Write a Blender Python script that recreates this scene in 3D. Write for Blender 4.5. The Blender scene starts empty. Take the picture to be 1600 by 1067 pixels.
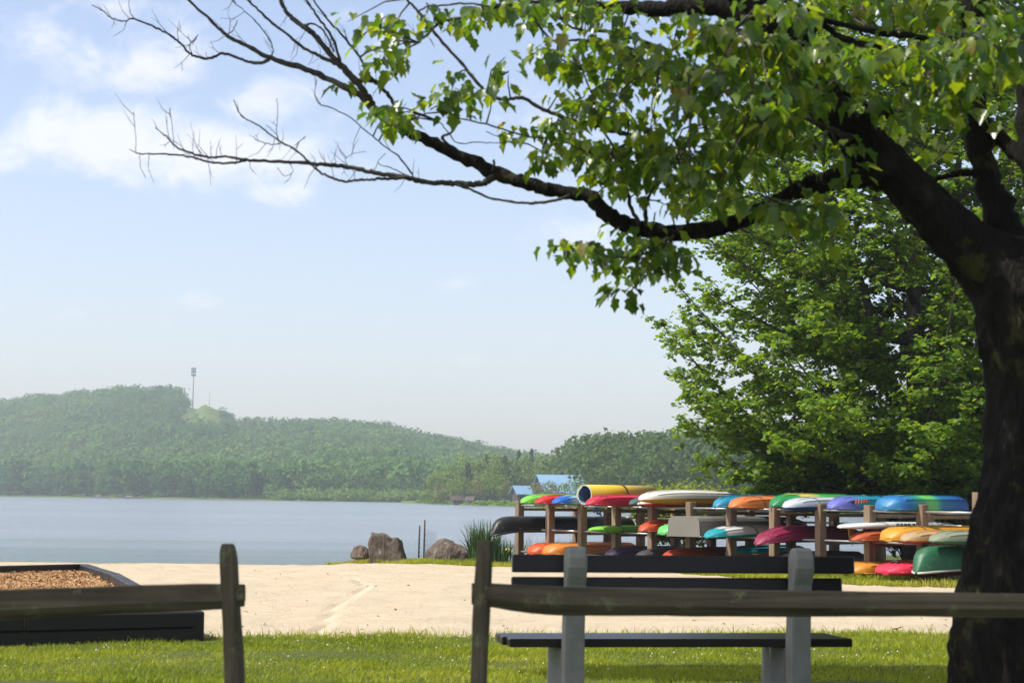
# Lakeside beach with boat racks, seen from under a maple.
import bpy, math, random
import numpy as np
from mathutils import Vector, Matrix, noise as mnoise
random.seed(7)
RNG = np.random.default_rng(7)
D = bpy.data
S = bpy.context.scene
COL = S.collection
R = math.radians
sin, cos, pi = math.sin, math.cos, math.pi

# ------------------------------------------------------------------ camera
FPX, W0, H0 = 2800.0, 1600.0, 1067.0
CAMZ = 1.2
PITCH, ROLL = math.atan(245 / FPX), R(0.6)
_f = Vector((0, cos(PITCH), sin(PITCH)))
_r0, _u0 = Vector((1, 0, 0)), Vector((0, -sin(PITCH), cos(PITCH)))
_r = _r0 * cos(ROLL) + _u0 * sin(ROLL)
_u = _u0 * cos(ROLL) - _r0 * sin(ROLL)
CAM = Vector((0, 0, CAMZ))
cd = D.cameras.new('camera')
cam = D.objects.new('camera', cd)
COL.objects.link(cam)
M = Matrix((( _r.x, _u.x, -_f.x, 0), (_r.y, _u.y, -_f.y, 0), (_r.z, _u.z, -_f.z, CAMZ), (0, 0, 0, 1)))
cam.matrix_world = M
cd.sensor_width = 36
cd.lens = 36 * FPX / W0
cd.clip_start = 0.1
cd.clip_end = 6000
cd.dof.use_dof = True
cd.dof.focus_distance = 34
cd.dof.aperture_fstop = 5.6
S.camera = cam


def ray(px, py):
    return (_f + _r * ((px - W0 / 2) / FPX) + _u * ((H0 / 2 - py) / FPX))


def at(px, py, Y):
    """the point at world distance Y that stands at this place in the view"""
    d = ray(px, py)
    return CAM + d * (Y / d.y)


def ground(px, py, z=0.0):
    d = ray(px, py)
    return CAM + d * ((z - CAMZ) / d.z)


def proj(p):
    v = Vector(p) - CAM
    dz = v.dot(_f)
    return (W0 / 2 + FPX * v.dot(_r) / dz, H0 / 2 - FPX * v.dot(_u) / dz, dz)


def horizon(px):
    return 778.5 + (px - 800) * math.tan(ROLL)


# ------------------------------------------------------------------ objects
def tag(o, label=None, cat=None, group=None, kind=None):
    if label: o['label'] = label
    if cat: o['category'] = cat
    if group: o['group'] = group
    if kind: o['kind'] = kind
    return o


def empty(name, loc, rz=0.0, label=None, cat=None, group=None):
    o = D.objects.new(name, None)
    COL.objects.link(o)
    o.empty_display_size = 0.2
    o.location = loc
    o.rotation_euler = (0, 0, rz)
    return tag(o, label, cat, group)


def copy_tree(o, parent=None):
    c = o.copy()
    COL.objects.link(c)
    if parent: c.parent = parent
    for ch in o.children:
        copy_tree(ch, c)
    return c


def link_mesh(name, me, mats, parent=None, smooth=False, loc=None):
    if not isinstance(mats, (list, tuple)): mats = [mats]
    for m in mats: me.materials.append(m)
    o = D.objects.new(name, me)
    COL.objects.link(o)
    if parent: o.parent = parent
    if loc is not None: o.location = loc
    if smooth: me.polygons.foreach_set('use_smooth', [True] * len(me.polygons))
    return o


class MB:
    """collects shapes for one mesh"""
    def __init__(s):
        s.v, s.f, s.m, s.sm = [], [], [], []

    def add(s, vs, fs, mi=0, smooth=False):
        o = len(s.v)
        s.v += [tuple(v) for v in vs]
        for f in fs:
            s.f.append([i + o for i in f]); s.m.append(mi); s.sm.append(smooth)

    def box(s, c, size, rot=None, mi=0, bev=0.0):
        hx, hy, hz = size[0] / 2, size[1] / 2, size[2] / 2
        b = min(bev, hx * .9, hy * .9, hz * .9)
        c = Vector(c)
        if b <= 0:
            vs = [Vector((x, y, z)) for x in (-hx, hx) for y in (-hy, hy) for z in (-hz, hz)]
            fs = [(0, 1, 3, 2), (4, 6, 7, 5), (0, 4, 5, 1), (2, 3, 7, 6), (0, 2, 6, 4), (1, 5, 7, 3)]
        else:
            vs, idx = [], {}
            for sx in (-1, 1):
                for sy in (-1, 1):
                    for sz in (-1, 1):
                        for k in range(3):
                            p = [sx * hx, sy * hy, sz * hz]
                            for j in range(3):
                                if j != k: p[j] -= (sx, sy, sz)[j] * b
                            idx[(sx, sy, sz, k)] = len(vs); vs.append(Vector(p))
            fs = []
            for k in range(3):
                a, d = (k + 1) % 3, (k + 2) % 3
                for sg in (-1, 1):
                    q = []
                    for (u, w) in ((-1, -1), (1, -1), (1, 1), (-1, 1)):
                        t = [0, 0, 0]; t[k] = sg; t[a] = u; t[d] = w
                        q.append(idx[(*t, k)])
                    fs.append(q if sg > 0 else q[::-1])
                for u in (-1, 1):
                    for w in (-1, 1):
                        q = []
                        for (sg, kk) in ((-1, a), (1, a), (1, d), (-1, d)):
                            t = [0, 0, 0]; t[k] = sg; t[a] = u; t[d] = w
                            q.append(idx[(*t, kk)])
                        fs.append(q)
            for sx in (-1, 1):
                for sy in (-1, 1):
                    for sz in (-1, 1):
                        fs.append([idx[(sx, sy, sz, k)] for k in range(3)])
        if rot is not None: vs = [rot @ v for v in vs]
        s.add([v + c for v in vs], fs, mi)

    def tube(s, pts, rad, n=6, mi=0, smooth=True, wob=0.0, caps=True, seed=0, ridge=0.0):
        pts = [Vector(p) for p in pts]
        if not isinstance(rad, (list, tuple)): rad = [rad] * len(pts)
        vs, fs = [], []
        t0 = (pts[1] - pts[0]).normalized()
        a = t0.orthogonal().normalized()
        for i, p in enumerate(pts):
            if i == 0: t = pts[1] - p
            elif i == len(pts) - 1: t = p - pts[i - 1]
            else: t = pts[i + 1] - pts[i - 1]
            t.normalize()
            a = (a - t * a.dot(t)).normalized()
            b = t.cross(a)
            for k in range(n):
                an = 2 * pi * k / n
                r = rad[i]
                if wob:
                    q = p * 3.1 + Vector((cos(an), sin(an), seed)) * 1.3
                    r *= 1 + wob * mnoise.noise(q) + wob * .5 * mnoise.noise(q * 2.7)
                if ridge:
                    e = (a * cos(an) + b * sin(an)) * rad[i]
                    q = Vector(((p.x + e.x) * 15, (p.y + e.y) * 15, (p.z + e.z) * 3.2 + seed))
                    q2 = Vector((q.x * .4 + mnoise.noise(q * .5), q.y * .4, q.z * .5))
                    r += ridge * (1.1 - abs(mnoise.noise(q)) * 2.6 - abs(mnoise.noise(q * 2.1)) * .9 + mnoise.noise(q2) * 1.4)
                vs.append(p + (a * cos(an) + b * sin(an)) * r)
        for i in range(len(pts) - 1):
            for k in range(n):
                k2 = (k + 1) % n
                fs.append((i * n + k, i * n + k2, (i + 1) * n + k2, (i + 1) * n + k))
        if caps:
            fs.append(list(range(n))[::-1])
            fs.append([(len(pts) - 1) * n + k for k in range(n)])
        s.add(vs, fs, mi, smooth)

    def build(s, name, mats, parent=None, loc=None):
        me = D.meshes.new(name)
        me.from_pydata(s.v, [], s.f)
        me.polygons.foreach_set('material_index', s.m)
        me.polygons.foreach_set('use_smooth', s.sm)
        me.update()
        return link_mesh(name, me, mats, parent, loc=loc)


def np_mesh(name, verts, faces, tint=None, mat_idx=None, smooth=False):
    """big mesh from arrays; faces is (n,k)"""
    me = D.meshes.new(name)
    n, k = faces.shape
    me.vertices.add(len(verts))
    me.vertices.foreach_set('co', np.asarray(verts, np.float32).ravel())
    me.loops.add(n * k)
    me.loops.foreach_set('vertex_index', faces.astype(np.int32).ravel())
    me.polygons.add(n)
    me.polygons.foreach_set('loop_start', np.arange(0, n * k, k, dtype=np.int32))
    if mat_idx is not None: me.polygons.foreach_set('material_index', mat_idx.astype(np.int32))
    if smooth: me.polygons.foreach_set('use_smooth', np.ones(n, bool))
    me.update(calc_edges=True)
    if tint is not None:
        a = me.attributes.new('tint', 'FLOAT', 'POINT')
        a.data.foreach_set('value', np.asarray(tint, np.float32))
    return me


def catmull(pts, sub=6):
    """smooth a polyline of tuples"""
    P = [np.array(p, float) for p in pts]
    P = [2 * P[0] - P[1]] + P + [2 * P[-1] - P[-2]]
    out = []
    for i in range(1, len(P) - 2):
        for k in range(sub):
            t = k / sub
            out.append(.5 * ((2 * P[i]) + (-P[i - 1] + P[i + 1]) * t + (2 * P[i - 1] - 5 * P[i] + 4 * P[i + 1] - P[i + 2]) * t * t
                             + (-P[i - 1] + 3 * P[i] - 3 * P[i + 1] + P[i + 2]) * t ** 3))
    out.append(P[-2])
    return out


# ------------------------------------------------------------------ materials
class NT:
    def __init__(s, name):
        s.mat = D.materials.new(name)
        s.mat.use_nodes = True
        s.t = s.mat.node_tree
        s.t.nodes.clear()
        s.out = s.t.nodes.new('ShaderNodeOutputMaterial')

    def n(s, typ, **kw):
        nd = s.t.nodes.new('ShaderNode' + typ)
        for k, v in kw.items():
            if k in nd.bl_rna.properties: setattr(nd, k, v)
            else: s.set(nd, k, v)
        return nd

    def set(s, nd, k, v):
        sock = nd.inputs[int(k[1:])] if k[0] == 'i' and k[1:].isdigit() else nd.inputs[k.replace('_', ' ')]
        if isinstance(v, bpy.types.NodeSocket): s.t.links.new(v, sock)
        elif isinstance(v, bpy.types.Node): s.t.links.new(v.outputs[0], sock)
        else:
            if isinstance(v, tuple) and len(v) == 3 and sock.type == 'RGBA': v = (*v, 1)
            sock.default_value = v

    def coord(s, which='Object'):
        return s.n('TexCoord').outputs[which]

    def mapping(s, vec, scale=(1, 1, 1), rot=(0, 0, 0)):
        return s.n('Mapping', Vector=vec, Scale=scale, Rotation=rot).outputs[0]

    def noise(s, vec, scale, detail=4, rough=.55, dist=0.0):
        return s.n('TexNoise', Vector=vec, Scale=scale, Detail=detail, Roughness=rough, Distortion=dist).outputs[0]

    def ramp(s, fac, stops, interp='LINEAR'):
        nd = s.n('ValToRGB', Fac=fac)
        cr = nd.color_ramp
        cr.interpolation = interp
        while len(cr.elements) < len(stops): cr.elements.new(.5)
        for e, (p, c) in zip(cr.elements, stops):
            e.position = p
            e.color = (*c, 1) if isinstance(c, tuple) else (c, c, c, 1)
        return nd.outputs[0]

    def mix(s, fac, a, b, blend='MIX'):
        nd = s.n('Mix', data_type='RGBA', blend_type=blend)
        s.set(nd, 'i0', fac); s.set(nd, 'i6', a); s.set(nd, 'i7', b)
        return nd.outputs[2]

    def math(s, op, a, b=0.0, clamp=False):
        nd = s.n('Math', operation=op, use_clamp=clamp)
        s.set(nd, 'i0', a); s.set(nd, 'i1', b)
        return nd.outputs[0]

    def smooth(s, v, lo, hi):
        nd = s.n('MapRange', interpolation_type='SMOOTHSTEP')
        s.set(nd, 'i0', v); s.set(nd, 'i1', lo); s.set(nd, 'i2', hi)
        return nd.outputs[0]

    def bump(s, h, strength=.5, dist=.02):
        return s.n('Bump', Height=h, Strength=strength, Distance=dist).outputs[0]

    def principled(s, col, rough=.6, normal=None, spec=.5, **kw):
        p = s.n('BsdfPrincipled')
        s.set(p, 'Base Color', col); s.set(p, 'Roughness', rough); s.set(p, 'Specular IOR Level', spec)
        if normal is not None: s.set(p, 'Normal', normal)
        for k, v in kw.items(): s.set(p, k, v)
        return p

    def done(s, sh):
        s.t.links.new(sh.outputs[0] if isinstance(sh, bpy.types.Node) else sh, s.out.inputs['Surface'])
        return s.mat


def wood(name, c1, c2, scale=(2, 40, 40), rough=.8, bump=.35, lichen=None, spec=.3):
    """weathered wood, grain along local x"""
    t = NT(name)
    co = t.coord()
    g = t.noise(t.mapping(co, scale), 1.0, 6, .6, .4)
    b = t.noise(co, 3.0, 4, .6)
    col = t.ramp(g, [(.3, c1), (.7, c2)])
    col = t.mix(t.ramp(b, [(.35, .75), (.7, 1.2)]), (0, 0, 0), col, 'MIX') if False else t.mix(1.0, col, t.ramp(b, [(.3, .62), (.7, 1.0)]), 'MULTIPLY')
    if lichen:
        l = t.smooth(t.noise(co, 9, 6, .7), .56, .68)
        col = t.mix(l, col, lichen)
    return t.done(t.principled(col, rough, t.bump(g, bump, .01), spec))


def plain(name, col, rough=.5, nscale=8, var=.12, bump=.0, spec=.5, metal=0.0):
    t = NT(name)
    co = t.coord()
    n = t.noise(co, nscale, 5, .6)
    c = t.mix(1.0, col, t.ramp(n, [(.3, 1 - var), (.75, 1.0)]), 'MULTIPLY')
    r = t.ramp(t.noise(co, nscale * 2.3, 4, .6), [(.3, max(0, rough - .1)), (.7, min(1, rough + .12))])
    return t.done(t.principled(c, r, t.bump(n, bump, .01) if bump else None, spec, Metallic=metal))


def leafmat(name, cols, trans=.35, rough=.45, spec=.4, attr=False, tcol=None, dry=None):
    """cols: ramp stops over a per-leaf random (or the per-tree tint)"""
    t = NT(name)
    rnd = t.n('NewGeometry').outputs['Random Per Island']
    if attr:
        a = t.n('Attribute', attribute_name='tint').outputs['Fac']
        v = t.math('ADD', t.math('MULTIPLY', a, .72), t.math('MULTIPLY', rnd, .28))
    else:
        v = rnd
    col = t.ramp(v, cols)
    p = t.principled(col, rough, None, spec)
    tr = t.n('BsdfTranslucent', Color=t.mix(1.0, col, tcol or (1.5, 1.5, .7), 'MULTIPLY'))
    mx = t.n('MixShader', Fac=trans)
    t.t.links.new(p.outputs[0], mx.inputs[1]); t.t.links.new(tr.outputs[0], mx.inputs[2])
    return t.done(mx)


def bark(name, c1, c2, scale=(6, 6, 1.6), moss=None, bump=.8, dist=.05, patch=None):
    t = NT(name)
    co = t.coord()
    m = t.mapping(co, scale)
    v = t.n('TexVoronoi', feature='DISTANCE_TO_EDGE', Vector=t.n('Mix', data_type='VECTOR', Factor=.12, i4=m, i5=t.n('TexNoise', Vector=m, Scale=2.0).outputs[1]).outputs[1], Scale=3.2).outputs[0]
    n = t.noise(m, 3.5, 7, .65)
    rg = t.noise(t.mapping(co, (scale[0] * 1.3, scale[1] * 1.3, scale[2] * .55)), 1.4, 6, .65, .8)
    h = t.math('ADD', t.math('MULTIPLY', t.smooth(v, 0, .25), .18), t.math('ADD', t.math('MULTIPLY', n, .35), t.math('MULTIPLY', rg, .6)))
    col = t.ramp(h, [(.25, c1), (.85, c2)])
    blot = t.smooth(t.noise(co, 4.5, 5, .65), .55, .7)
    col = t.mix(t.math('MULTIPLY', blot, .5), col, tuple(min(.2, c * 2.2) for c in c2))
    if moss:
        col = t.mix(t.math('MULTIPLY', t.smooth(t.noise(co, 2.6, 6, .7), .57, .66), .8), col, moss)
    if patch:
        dd = t.n('VectorMath', operation='DISTANCE', i0=co, i1=tuple(patch)).outputs['Value']
        pm = t.smooth(t.math('ADD', t.math('MULTIPLY', dd, -5.5), t.math('MULTIPLY', t.noise(co, 16, 6, .75), 1.9)), .35, .62)
        col = t.mix(t.math('MULTIPLY', pm, .85), col, t.ramp(n, [(.3, (.03, .027, .01)), (.7, (.11, .085, .022))]))
    return t.done(t.principled(col, .9, t.bump(h, bump, dist), .15))
EXPOSURE = 0.70
SKYSTR = .142
SKYTINT = (1.07, .965, .955)
CLOUDCOL = (5.6, 5.35, 5.35)
HAZE = .00040
# ------------------------------------------------------------------ light
SUN_DIR = Vector((-.54, -.13, .83)).normalized()
elev = math.asin(SUN_DIR.z)
azim = math.atan2(SUN_DIR.x, SUN_DIR.y)          # from +Y towards +X
sl = D.lights.new('sun', 'SUN')
sl.energy = 4.1
sl.angle = R(.53)
sl.color = (1, .95, .87)
so = D.objects.new('sun', sl)
COL.objects.link(so)
so.rotation_euler = SUN_DIR.to_track_quat('Z', 'Y').to_euler()
so.location = (-20, 20, 60)

w = D.worlds.new('World')
S.world = w
w.use_nodes = True
t = w.node_tree
t.nodes.clear()


class WT(NT):
    def __init__(s, tree): s.t = tree


wt = WT(t)
sky = wt.n('TexSky', sky_type='NISHITA')
sky.sun_disc = False
sky.sun_elevation = elev
sky.sun_rotation = azim
sky.altitude = 200
sky.air_density = 1.0
sky.dust_density = 2.2
sky.ozone_density = 1.2
# clouds by direction: u = x/y, v = z/y on the lake side of the sky
g = wt.n('TexCoord').outputs['Generated']
sp = wt.n('SeparateXYZ', Vector=g)
yy = wt.math('MAXIMUM', sp.outputs[1], .05)
u = wt.math('DIVIDE', sp.outputs[0], yy)
v = wt.math('DIVIDE', sp.outputs[2], yy)
uv = wt.n('CombineXYZ', X=u, Y=v).outputs[0]
n1 = wt.noise(wt.mapping(uv, (1, 1.35, 1)), 24, 9, .62, .5)
n2 = wt.noise(wt.mapping(uv, (1, 1.6, 1)), 46, 6, .6)
n3 = wt.noise(wt.mapping(uv, (1, 1.4, 1)), 120, 5, .6)
den = wt.math('ADD', wt.math('ADD', wt.math('MULTIPLY', n1, .66), wt.math('MULTIPLY', n2, .26)), wt.math('MULTIPLY', n3, .08))
mask = None
for (px, py, rx, ry, amp) in [(150, 215, 165, 62, 1.0), (330, 245, 185, 62, 1.0), (215, 105, 120, 60, .85), (420, 165, 90, 55, .8), (430, 300, 75, 26, .8),
                              (60, 60, 80, 45, .55), (190, 20, 150, 40, .5), (560, 60, 120, 70, .35), (910, 370, 75, 40, .75), (720, 445, 45, 12, .40), (740, 562, 34, 16, .42),
                              (120, 487, 40, 16, .42), (310, 467, 50, 14, .38), (860, 525, 60, 10, .3), (20, 240, 60, 50, .7), (880, 200, 90, 80, .5), (-250, 200, 200, 90, .9), (1850, 250, 220, 110, .9), (1500, 120, 200, 80, .6)]:
    d = ray(px, py)
    uc, vc = d.x / d.y, d.z / d.y
    a = wt.math('DIVIDE', wt.math('SUBTRACT', u, uc), rx / FPX)
    b = wt.math('DIVIDE', wt.math('SUBTRACT', v, vc), ry / FPX)
    q = wt.math('ADD', wt.math('MULTIPLY', a, a), wt.math('MULTIPLY', b, b))
    e = wt.math('MULTIPLY', wt.math('EXPONENT', wt.math('MULTIPLY', q, -.8)), amp)
    mask = e if mask is None else wt.math('MAXIMUM', mask, e)
# cloud cover from the noise, strongest inside the masks above
cl = wt.smooth(wt.math('ADD', wt.math('MULTIPLY', mask, .42), wt.math('SUBTRACT', den, .5)), .09, .42)
skyc = wt.mix(1.0, sky.outputs[0], SKYTINT, 'MULTIPLY')
# grey added to the unseen overhead sky, so shade turns less blue
grey = wt.mix(1.0, wt.n('RGBToBW', Color=skyc).outputs[0], (1.08, 1.0, .90), 'MULTIPLY')
skyc = wt.mix(wt.math('MULTIPLY', wt.smooth(sp.outputs[2], .30, .62), .8), skyc, grey)
colr = wt.mix(wt.math('MULTIPLY', cl, .6), skyc, CLOUDCOL)
bg = wt.n('Background', Color=colr, Strength=SKYSTR)
ow = wt.n('OutputWorld')
t.links.new(bg.outputs[0], ow.inputs['Surface'])

S.view_settings.view_transform = 'Standard'
S.view_settings.look = 'None'
S.view_settings.exposure = EXPOSURE
S.view_settings.gamma = 1
S.render.engine = 'CYCLES'
S.cycles.max_bounces = 6
S.cycles.transparent_max_bounces = 6
S.cycles.volume_bounces = 0
S.cycles.use_denoising = True
S.cycles.sample_clamp_indirect = 6

# ------------------------------------------------------------------ haze
hm = NT('haze_air')
pv = hm.n('VolumePrincipled', Color=(.76, .875, 1.0, 1), Density=HAZE, Anisotropy=.0)
hm.t.links.new(pv.outputs[0], hm.out.inputs['Volume'])
hb = MB()
hb.box((200, 1000, 60), (3400, 2300, 130))
tag(hb.build('haze', hm.mat), kind='stuff')
# ------------------------------------------------------------------ land
WATER = -.25
_sx = [-3000, -4.0, -3.5, -2.6, 0, 2, 8, 14, 20, 30, 60, 3000]
_sy = [38.3, 38.3, 39.2, 40.0, 40.3, 41.5, 45.5, 47, 58, 75, 100, 900]


def shore(x): return np.interp(x, _sx, _sy) + .12 * np.sin(np.asarray(x) * 1.7) + .07 * np.sin(np.asarray(x) * 4.1 + 1)


_gx = [-3000, -3.6, -2.4, -1.3, 0, 1.6, 3.1, 5.2, 6.6, 10, 3000]
_gy = [60, 38.4, 37.6, 36.4, 34.4, 31.9, 29.4, 26.3, 25.8, 25.2, 25]


def vnoise(x, y, s, seed=0):
    """cheap smooth value noise on arrays"""
    x = np.asarray(x) / s; y = np.asarray(y) / s
    xi, yi = np.floor(x), np.floor(y)
    fx, fy = x - xi, y - yi
    fx = fx * fx * (3 - 2 * fx); fy = fy * fy * (3 - 2 * fy)

    def h(a, b):
        n = np.sin(a * 127.1 + b * 311.7 + seed * 74.7) * 43758.5453
        return n - np.floor(n)
    return (h(xi, yi) * (1 - fx) + h(xi + 1, yi) * fx) * (1 - fy) + (h(xi, yi + 1) * (1 - fx) + h(xi + 1, yi + 1) * fx) * fy


def land_z(x, y):
    x = np.asarray(x, float); y = np.asarray(y, float)
    d = shore(x) - y
    rate = np.where(x > 1.5, .05, .026)
    z = np.where(d > 0, WATER + np.minimum(-WATER, rate * d), np.maximum(-3.0, WATER + d * .16))
    return z


def near_edge(x): return 15.75 + .22 * np.clip(np.asarray(x, float), -6, 7) + .35 * (vnoise(x, np.asarray(x) * 0, .5, 3) - .5) + .35 * (vnoise(x, np.asarray(x) * 0, 1.7, 4) - .5)
def far_edge(x): return np.interp(x, _gx, _gy) + .7 * (vnoise(x, np.asarray(x) * 0, .7, 5) - .5)


def axis(lo, hi, step, a, b, grow=1.35):
    mid = list(np.arange(lo, hi + 1e-6, step))
    l, s, p = [], step, lo
    while p > a:
        s *= grow; p -= s; l.append(max(p, a))
    r, s, p = [], step, hi
    while p < b:
        s *= grow; p += s; r.append(min(p, b))
    return np.array(l[::-1] + mid + r)


xs = axis(-12, 12, .1, -1480, 1880)
ys = axis(11, 42, .1, -140, 2140)
GX, GY = np.meshgrid(xs, ys)
gz = land_z(GX, GY)
grass_w = np.clip((near_edge(xs)[None, :] - GY) / .5 + .5, 0, 1)
grass_w = np.maximum(grass_w, np.clip((GY - far_edge(xs)[None, :]) / .6 + .5, 0, 1))
# the light, smooth drag mark that runs over the sand
trk = [ground(*p) for p in catmull([(498, 992), (512, 968), (530, 942), (550, 929), (571, 919), (566, 912), (552, 904)], 8)]
tw = np.full(GX.shape, 9.0)
for a, b in zip(trk[:-1], trk[1:]):
    ax, ay, bx, by = a.x, a.y, b.x, b.y
    l2 = (bx - ax) ** 2 + (by - ay) ** 2 + 1e-9
    q = np.clip(((GX - ax) * (bx - ax) + (GY - ay) * (by - ay)) / l2, 0, 1)
    tw = np.minimum(tw, np.hypot(GX - ax - q * (bx - ax), (GY - ay - q * (by - ay)) * .45))
track = np.clip(1.25 - tw / .06, 0, 1)
sand = (1 - grass_w) * (GY < shore(GX))
rr = np.hypot(GX + 1.5, (GY - 19.5) * 1.0)
rr2 = np.hypot(GX - 7, GY - 34)
rake = np.sin(rr * 2 * pi / .33 + 3 * vnoise(GX, GY, 2.2, 1)) * np.clip(vnoise(GX, GY, 3, 2) * 2 - .7, 0, 1)
rake += np.sin(rr2 * 2 * pi / .45 + 3 * vnoise(GX, GY, 2.2, 8)) * np.clip(vnoise(GX, GY, 3, 9) * 2 - .7, 0, 1)
foot = np.clip((vnoise(GX, GY, .33, 6) - .74) * 4, 0, 1)
gz = gz + sand * (1 - track) * (.011 * rake + .03 * (vnoise(GX, GY, .8, 7) - .5) + .018 * (vnoise(GX, GY, .22, 10) - .5) - .035 * foot) - .004 * sand * track
gz = gz + grass_w * (.03 * (vnoise(GX, GY, .6, 11) - .5)) * (GY < shore(GX))
ny, nx = GX.shape
idx = np.arange(ny * nx).reshape(ny, nx)
faces = np.stack([idx[:-1, :-1], idx[:-1, 1:], idx[1:, 1:], idx[1:, :-1]], -1).reshape(-1, 4)
me = np_mesh('ground', np.stack([GX, GY, gz], -1).reshape(-1, 3), faces, smooth=True)
for nm, arr in (('turf', grass_w), ('track', track)):
    a = me.attributes.new(nm, 'FLOAT', 'POINT')
    a.data.foreach_set('value', arr.astype(np.float32).ravel())

t = NT('beach_ground')
co = t.coord()
gw = t.n('Attribute', attribute_name='turf').outputs['Fac']
tk = t.n('Attribute', attribute_name='track').outputs['Fac']
f1 = t.noise(co, 14, 6, .65)
f4 = t.noise(t.mapping(co, (.6, 1.6, 1)), 3.2, 7, .7)
f2 = t.noise(co, 1.1, 5, .6)
f3 = t.noise(co, 90, 3, .6)
edge = t.smooth(t.math('ADD', gw, t.math('MULTIPLY', t.math('SUBTRACT', f1, .5), .9)), .42, .58)
scol = t.ramp(f2, [(.3, (.455, .385, .285)), (.7, (.53, .45, .34))])
scol = t.mix(1.0, scol, t.ramp(f3, [(.3, .8), (.65, 1.05)]), 'MULTIPLY')
speck = t.smooth(t.noise(t.mapping(co, (1, .8, 1)), 5.5, 6, .75), .60, .68)
scol = t.mix(t.math('MULTIPLY', speck, .5), scol, (.3, .215, .13))
scol = t.mix(t.math('MULTIPLY', tk, .4), scol, (.52, .43, .31))
# wet strip at the water line
zz = t.n('SeparateXYZ', Vector=co).outputs[2]
wet = t.n('MapRange', i0=zz, i1=-.235, i2=-.19, i3=1.0, i4=0.0).outputs[0]
scol = t.mix(t.math('MULTIPLY', wet, .7), scol, (.25, .18, .11))
gcol = t.ramp(f1, [(.3, (.055, .075, .02)), (.7, (.10, .12, .035))])
col = t.mix(edge, scol, gcol)
scl = t.math('MULTIPLY', t.math('SUBTRACT', 1.0, tk), f4)
h = t.math('ADD', t.math('ADD', t.math('MULTIPLY', f1, .7), t.math('MULTIPLY', f3, .25)), t.math('MULTIPLY', scl, 2.2))
mat_ground = t.done(t.principled(col, .95, t.bump(h, .75, .045), .1))
tag(link_mesh('ground', me, mat_ground), kind='structure')

# ------------------------------------------------------------------ lake
t = NT('lake_water')
co = t.coord()
w1 = t.noise(t.mapping(co, (.5, 1.3, 1)), 2.2, 6, .65, .3)
w2 = t.noise(t.mapping(co, (.10, .35, 1)), .5, 4, .6)
w3 = t.noise(t.mapping(co, (.02, .07, 1)), .6, 4, .55)
calm = t.smooth(w3, .35, .65)
h = t.math('ADD', t.math('MULTIPLY', w1, t.math('ADD', t.math('MULTIPLY', calm, .5), .6)), t.math('MULTIPLY', w2, .9))
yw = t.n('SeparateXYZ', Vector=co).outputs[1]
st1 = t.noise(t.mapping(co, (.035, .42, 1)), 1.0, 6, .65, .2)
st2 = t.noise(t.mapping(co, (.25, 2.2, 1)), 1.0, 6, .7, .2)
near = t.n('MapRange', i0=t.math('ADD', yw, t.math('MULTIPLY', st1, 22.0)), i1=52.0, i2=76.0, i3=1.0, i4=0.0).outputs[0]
wc = t.mix(1.0, (.19, .22, .275), t.ramp(t.math('ADD', t.math('MULTIPLY', st1, .55), t.math('MULTIPLY', st2, .45)), [(.3, .62), (.7, 1.15)]), 'MULTIPLY')  # wind-streak reflections put into the base colour as lighter and darker bands
wc = t.mix(t.math('MULTIPLY', near, .75), wc, t.mix(st2, (.035, .07, .065), (.10, .15, .15)))  # dark shore reflection painted into the base colour of the nearer water
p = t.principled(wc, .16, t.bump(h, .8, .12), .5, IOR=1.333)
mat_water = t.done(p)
mb = MB()
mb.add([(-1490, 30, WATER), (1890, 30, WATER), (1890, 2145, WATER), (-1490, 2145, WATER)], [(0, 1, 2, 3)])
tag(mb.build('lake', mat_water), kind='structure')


# ------------------------------------------------------------------ grass
def blades(name, x, y, z, hgt, wid, mat, lean=.45, tint=None):
    n = len(x)
    an = RNG.uniform(0, 2 * pi, n)
    la = RNG.uniform(0, 2 * pi, n)
    ln = RNG.uniform(0, lean, n) * hgt
    dx, dy = np.cos(an) * wid / 2, np.sin(an) * wid / 2
    lx, ly = np.cos(la) * ln, np.sin(la) * ln
    V = np.zeros((n, 5, 3), np.float32)
    for i, (s, f) in enumerate([(-1, 0), (1, 0), (.75, .55), (-.75, .55), (0, 1)]):
        V[:, i, 0] = x + s * dx + lx * f * f * 1.2
        V[:, i, 1] = y + s * dy + ly * f * f * 1.2
        V[:, i, 2] = z - .01 + hgt * f
    F = np.array([(0, 1, 2), (0, 2, 3), (3, 2, 4)])[None] + (np.arange(n) * 5)[:, None, None]
    me = np_mesh(name, V.reshape(-1, 3), F.reshape(-1, 3), None if tint is None else np.repeat(tint, 5))
    return link_mesh(name, me, mat)


mat_grass = leafmat('grass_blades', [(0, (.11, .165, .016)), (.4, (.22, .27, .024)), (.75, (.33, .36, .038)), (1, (.44, .38, .12))], .4, .55, .2, attr=True)
n = 170000
gx = RNG.uniform(-6, 6.4, n); gy = 11.6 + (RNG.uniform(0, 1, n) ** 1.0) * 6.2
ne = near_edge(gx)
keep = gy < ne + .1 + .35 * RNG.uniform(0, 1, n) ** 4
gx, gy, ne = gx[keep], gy[keep], ne[keep]
fr = np.clip((gy - ne + .5) / .5, 0, 1)
patch = vnoise(gx, gy, .5, 21)
h = RNG.uniform(.022, .05, len(gx)) * (.6 + .8 * patch) + fr * RNG.uniform(0, .08, len(gx)) * (RNG.uniform(0, 1, len(gx)) > .8)
tnt = np.clip(.55 * vnoise(gx, gy, .3, 22) + .6 * vnoise(gx, gy, 1.1, 23) - .08 + .25 * fr * (RNG.uniform(0, 1, len(gx)) > .5), 0, 1)
tag(blades('lawn_grass', gx, gy, land_z(gx, gy), h, RNG.uniform(.005, .012, len(gx)), mat_grass, .9, tnt), kind='stuff')

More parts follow.
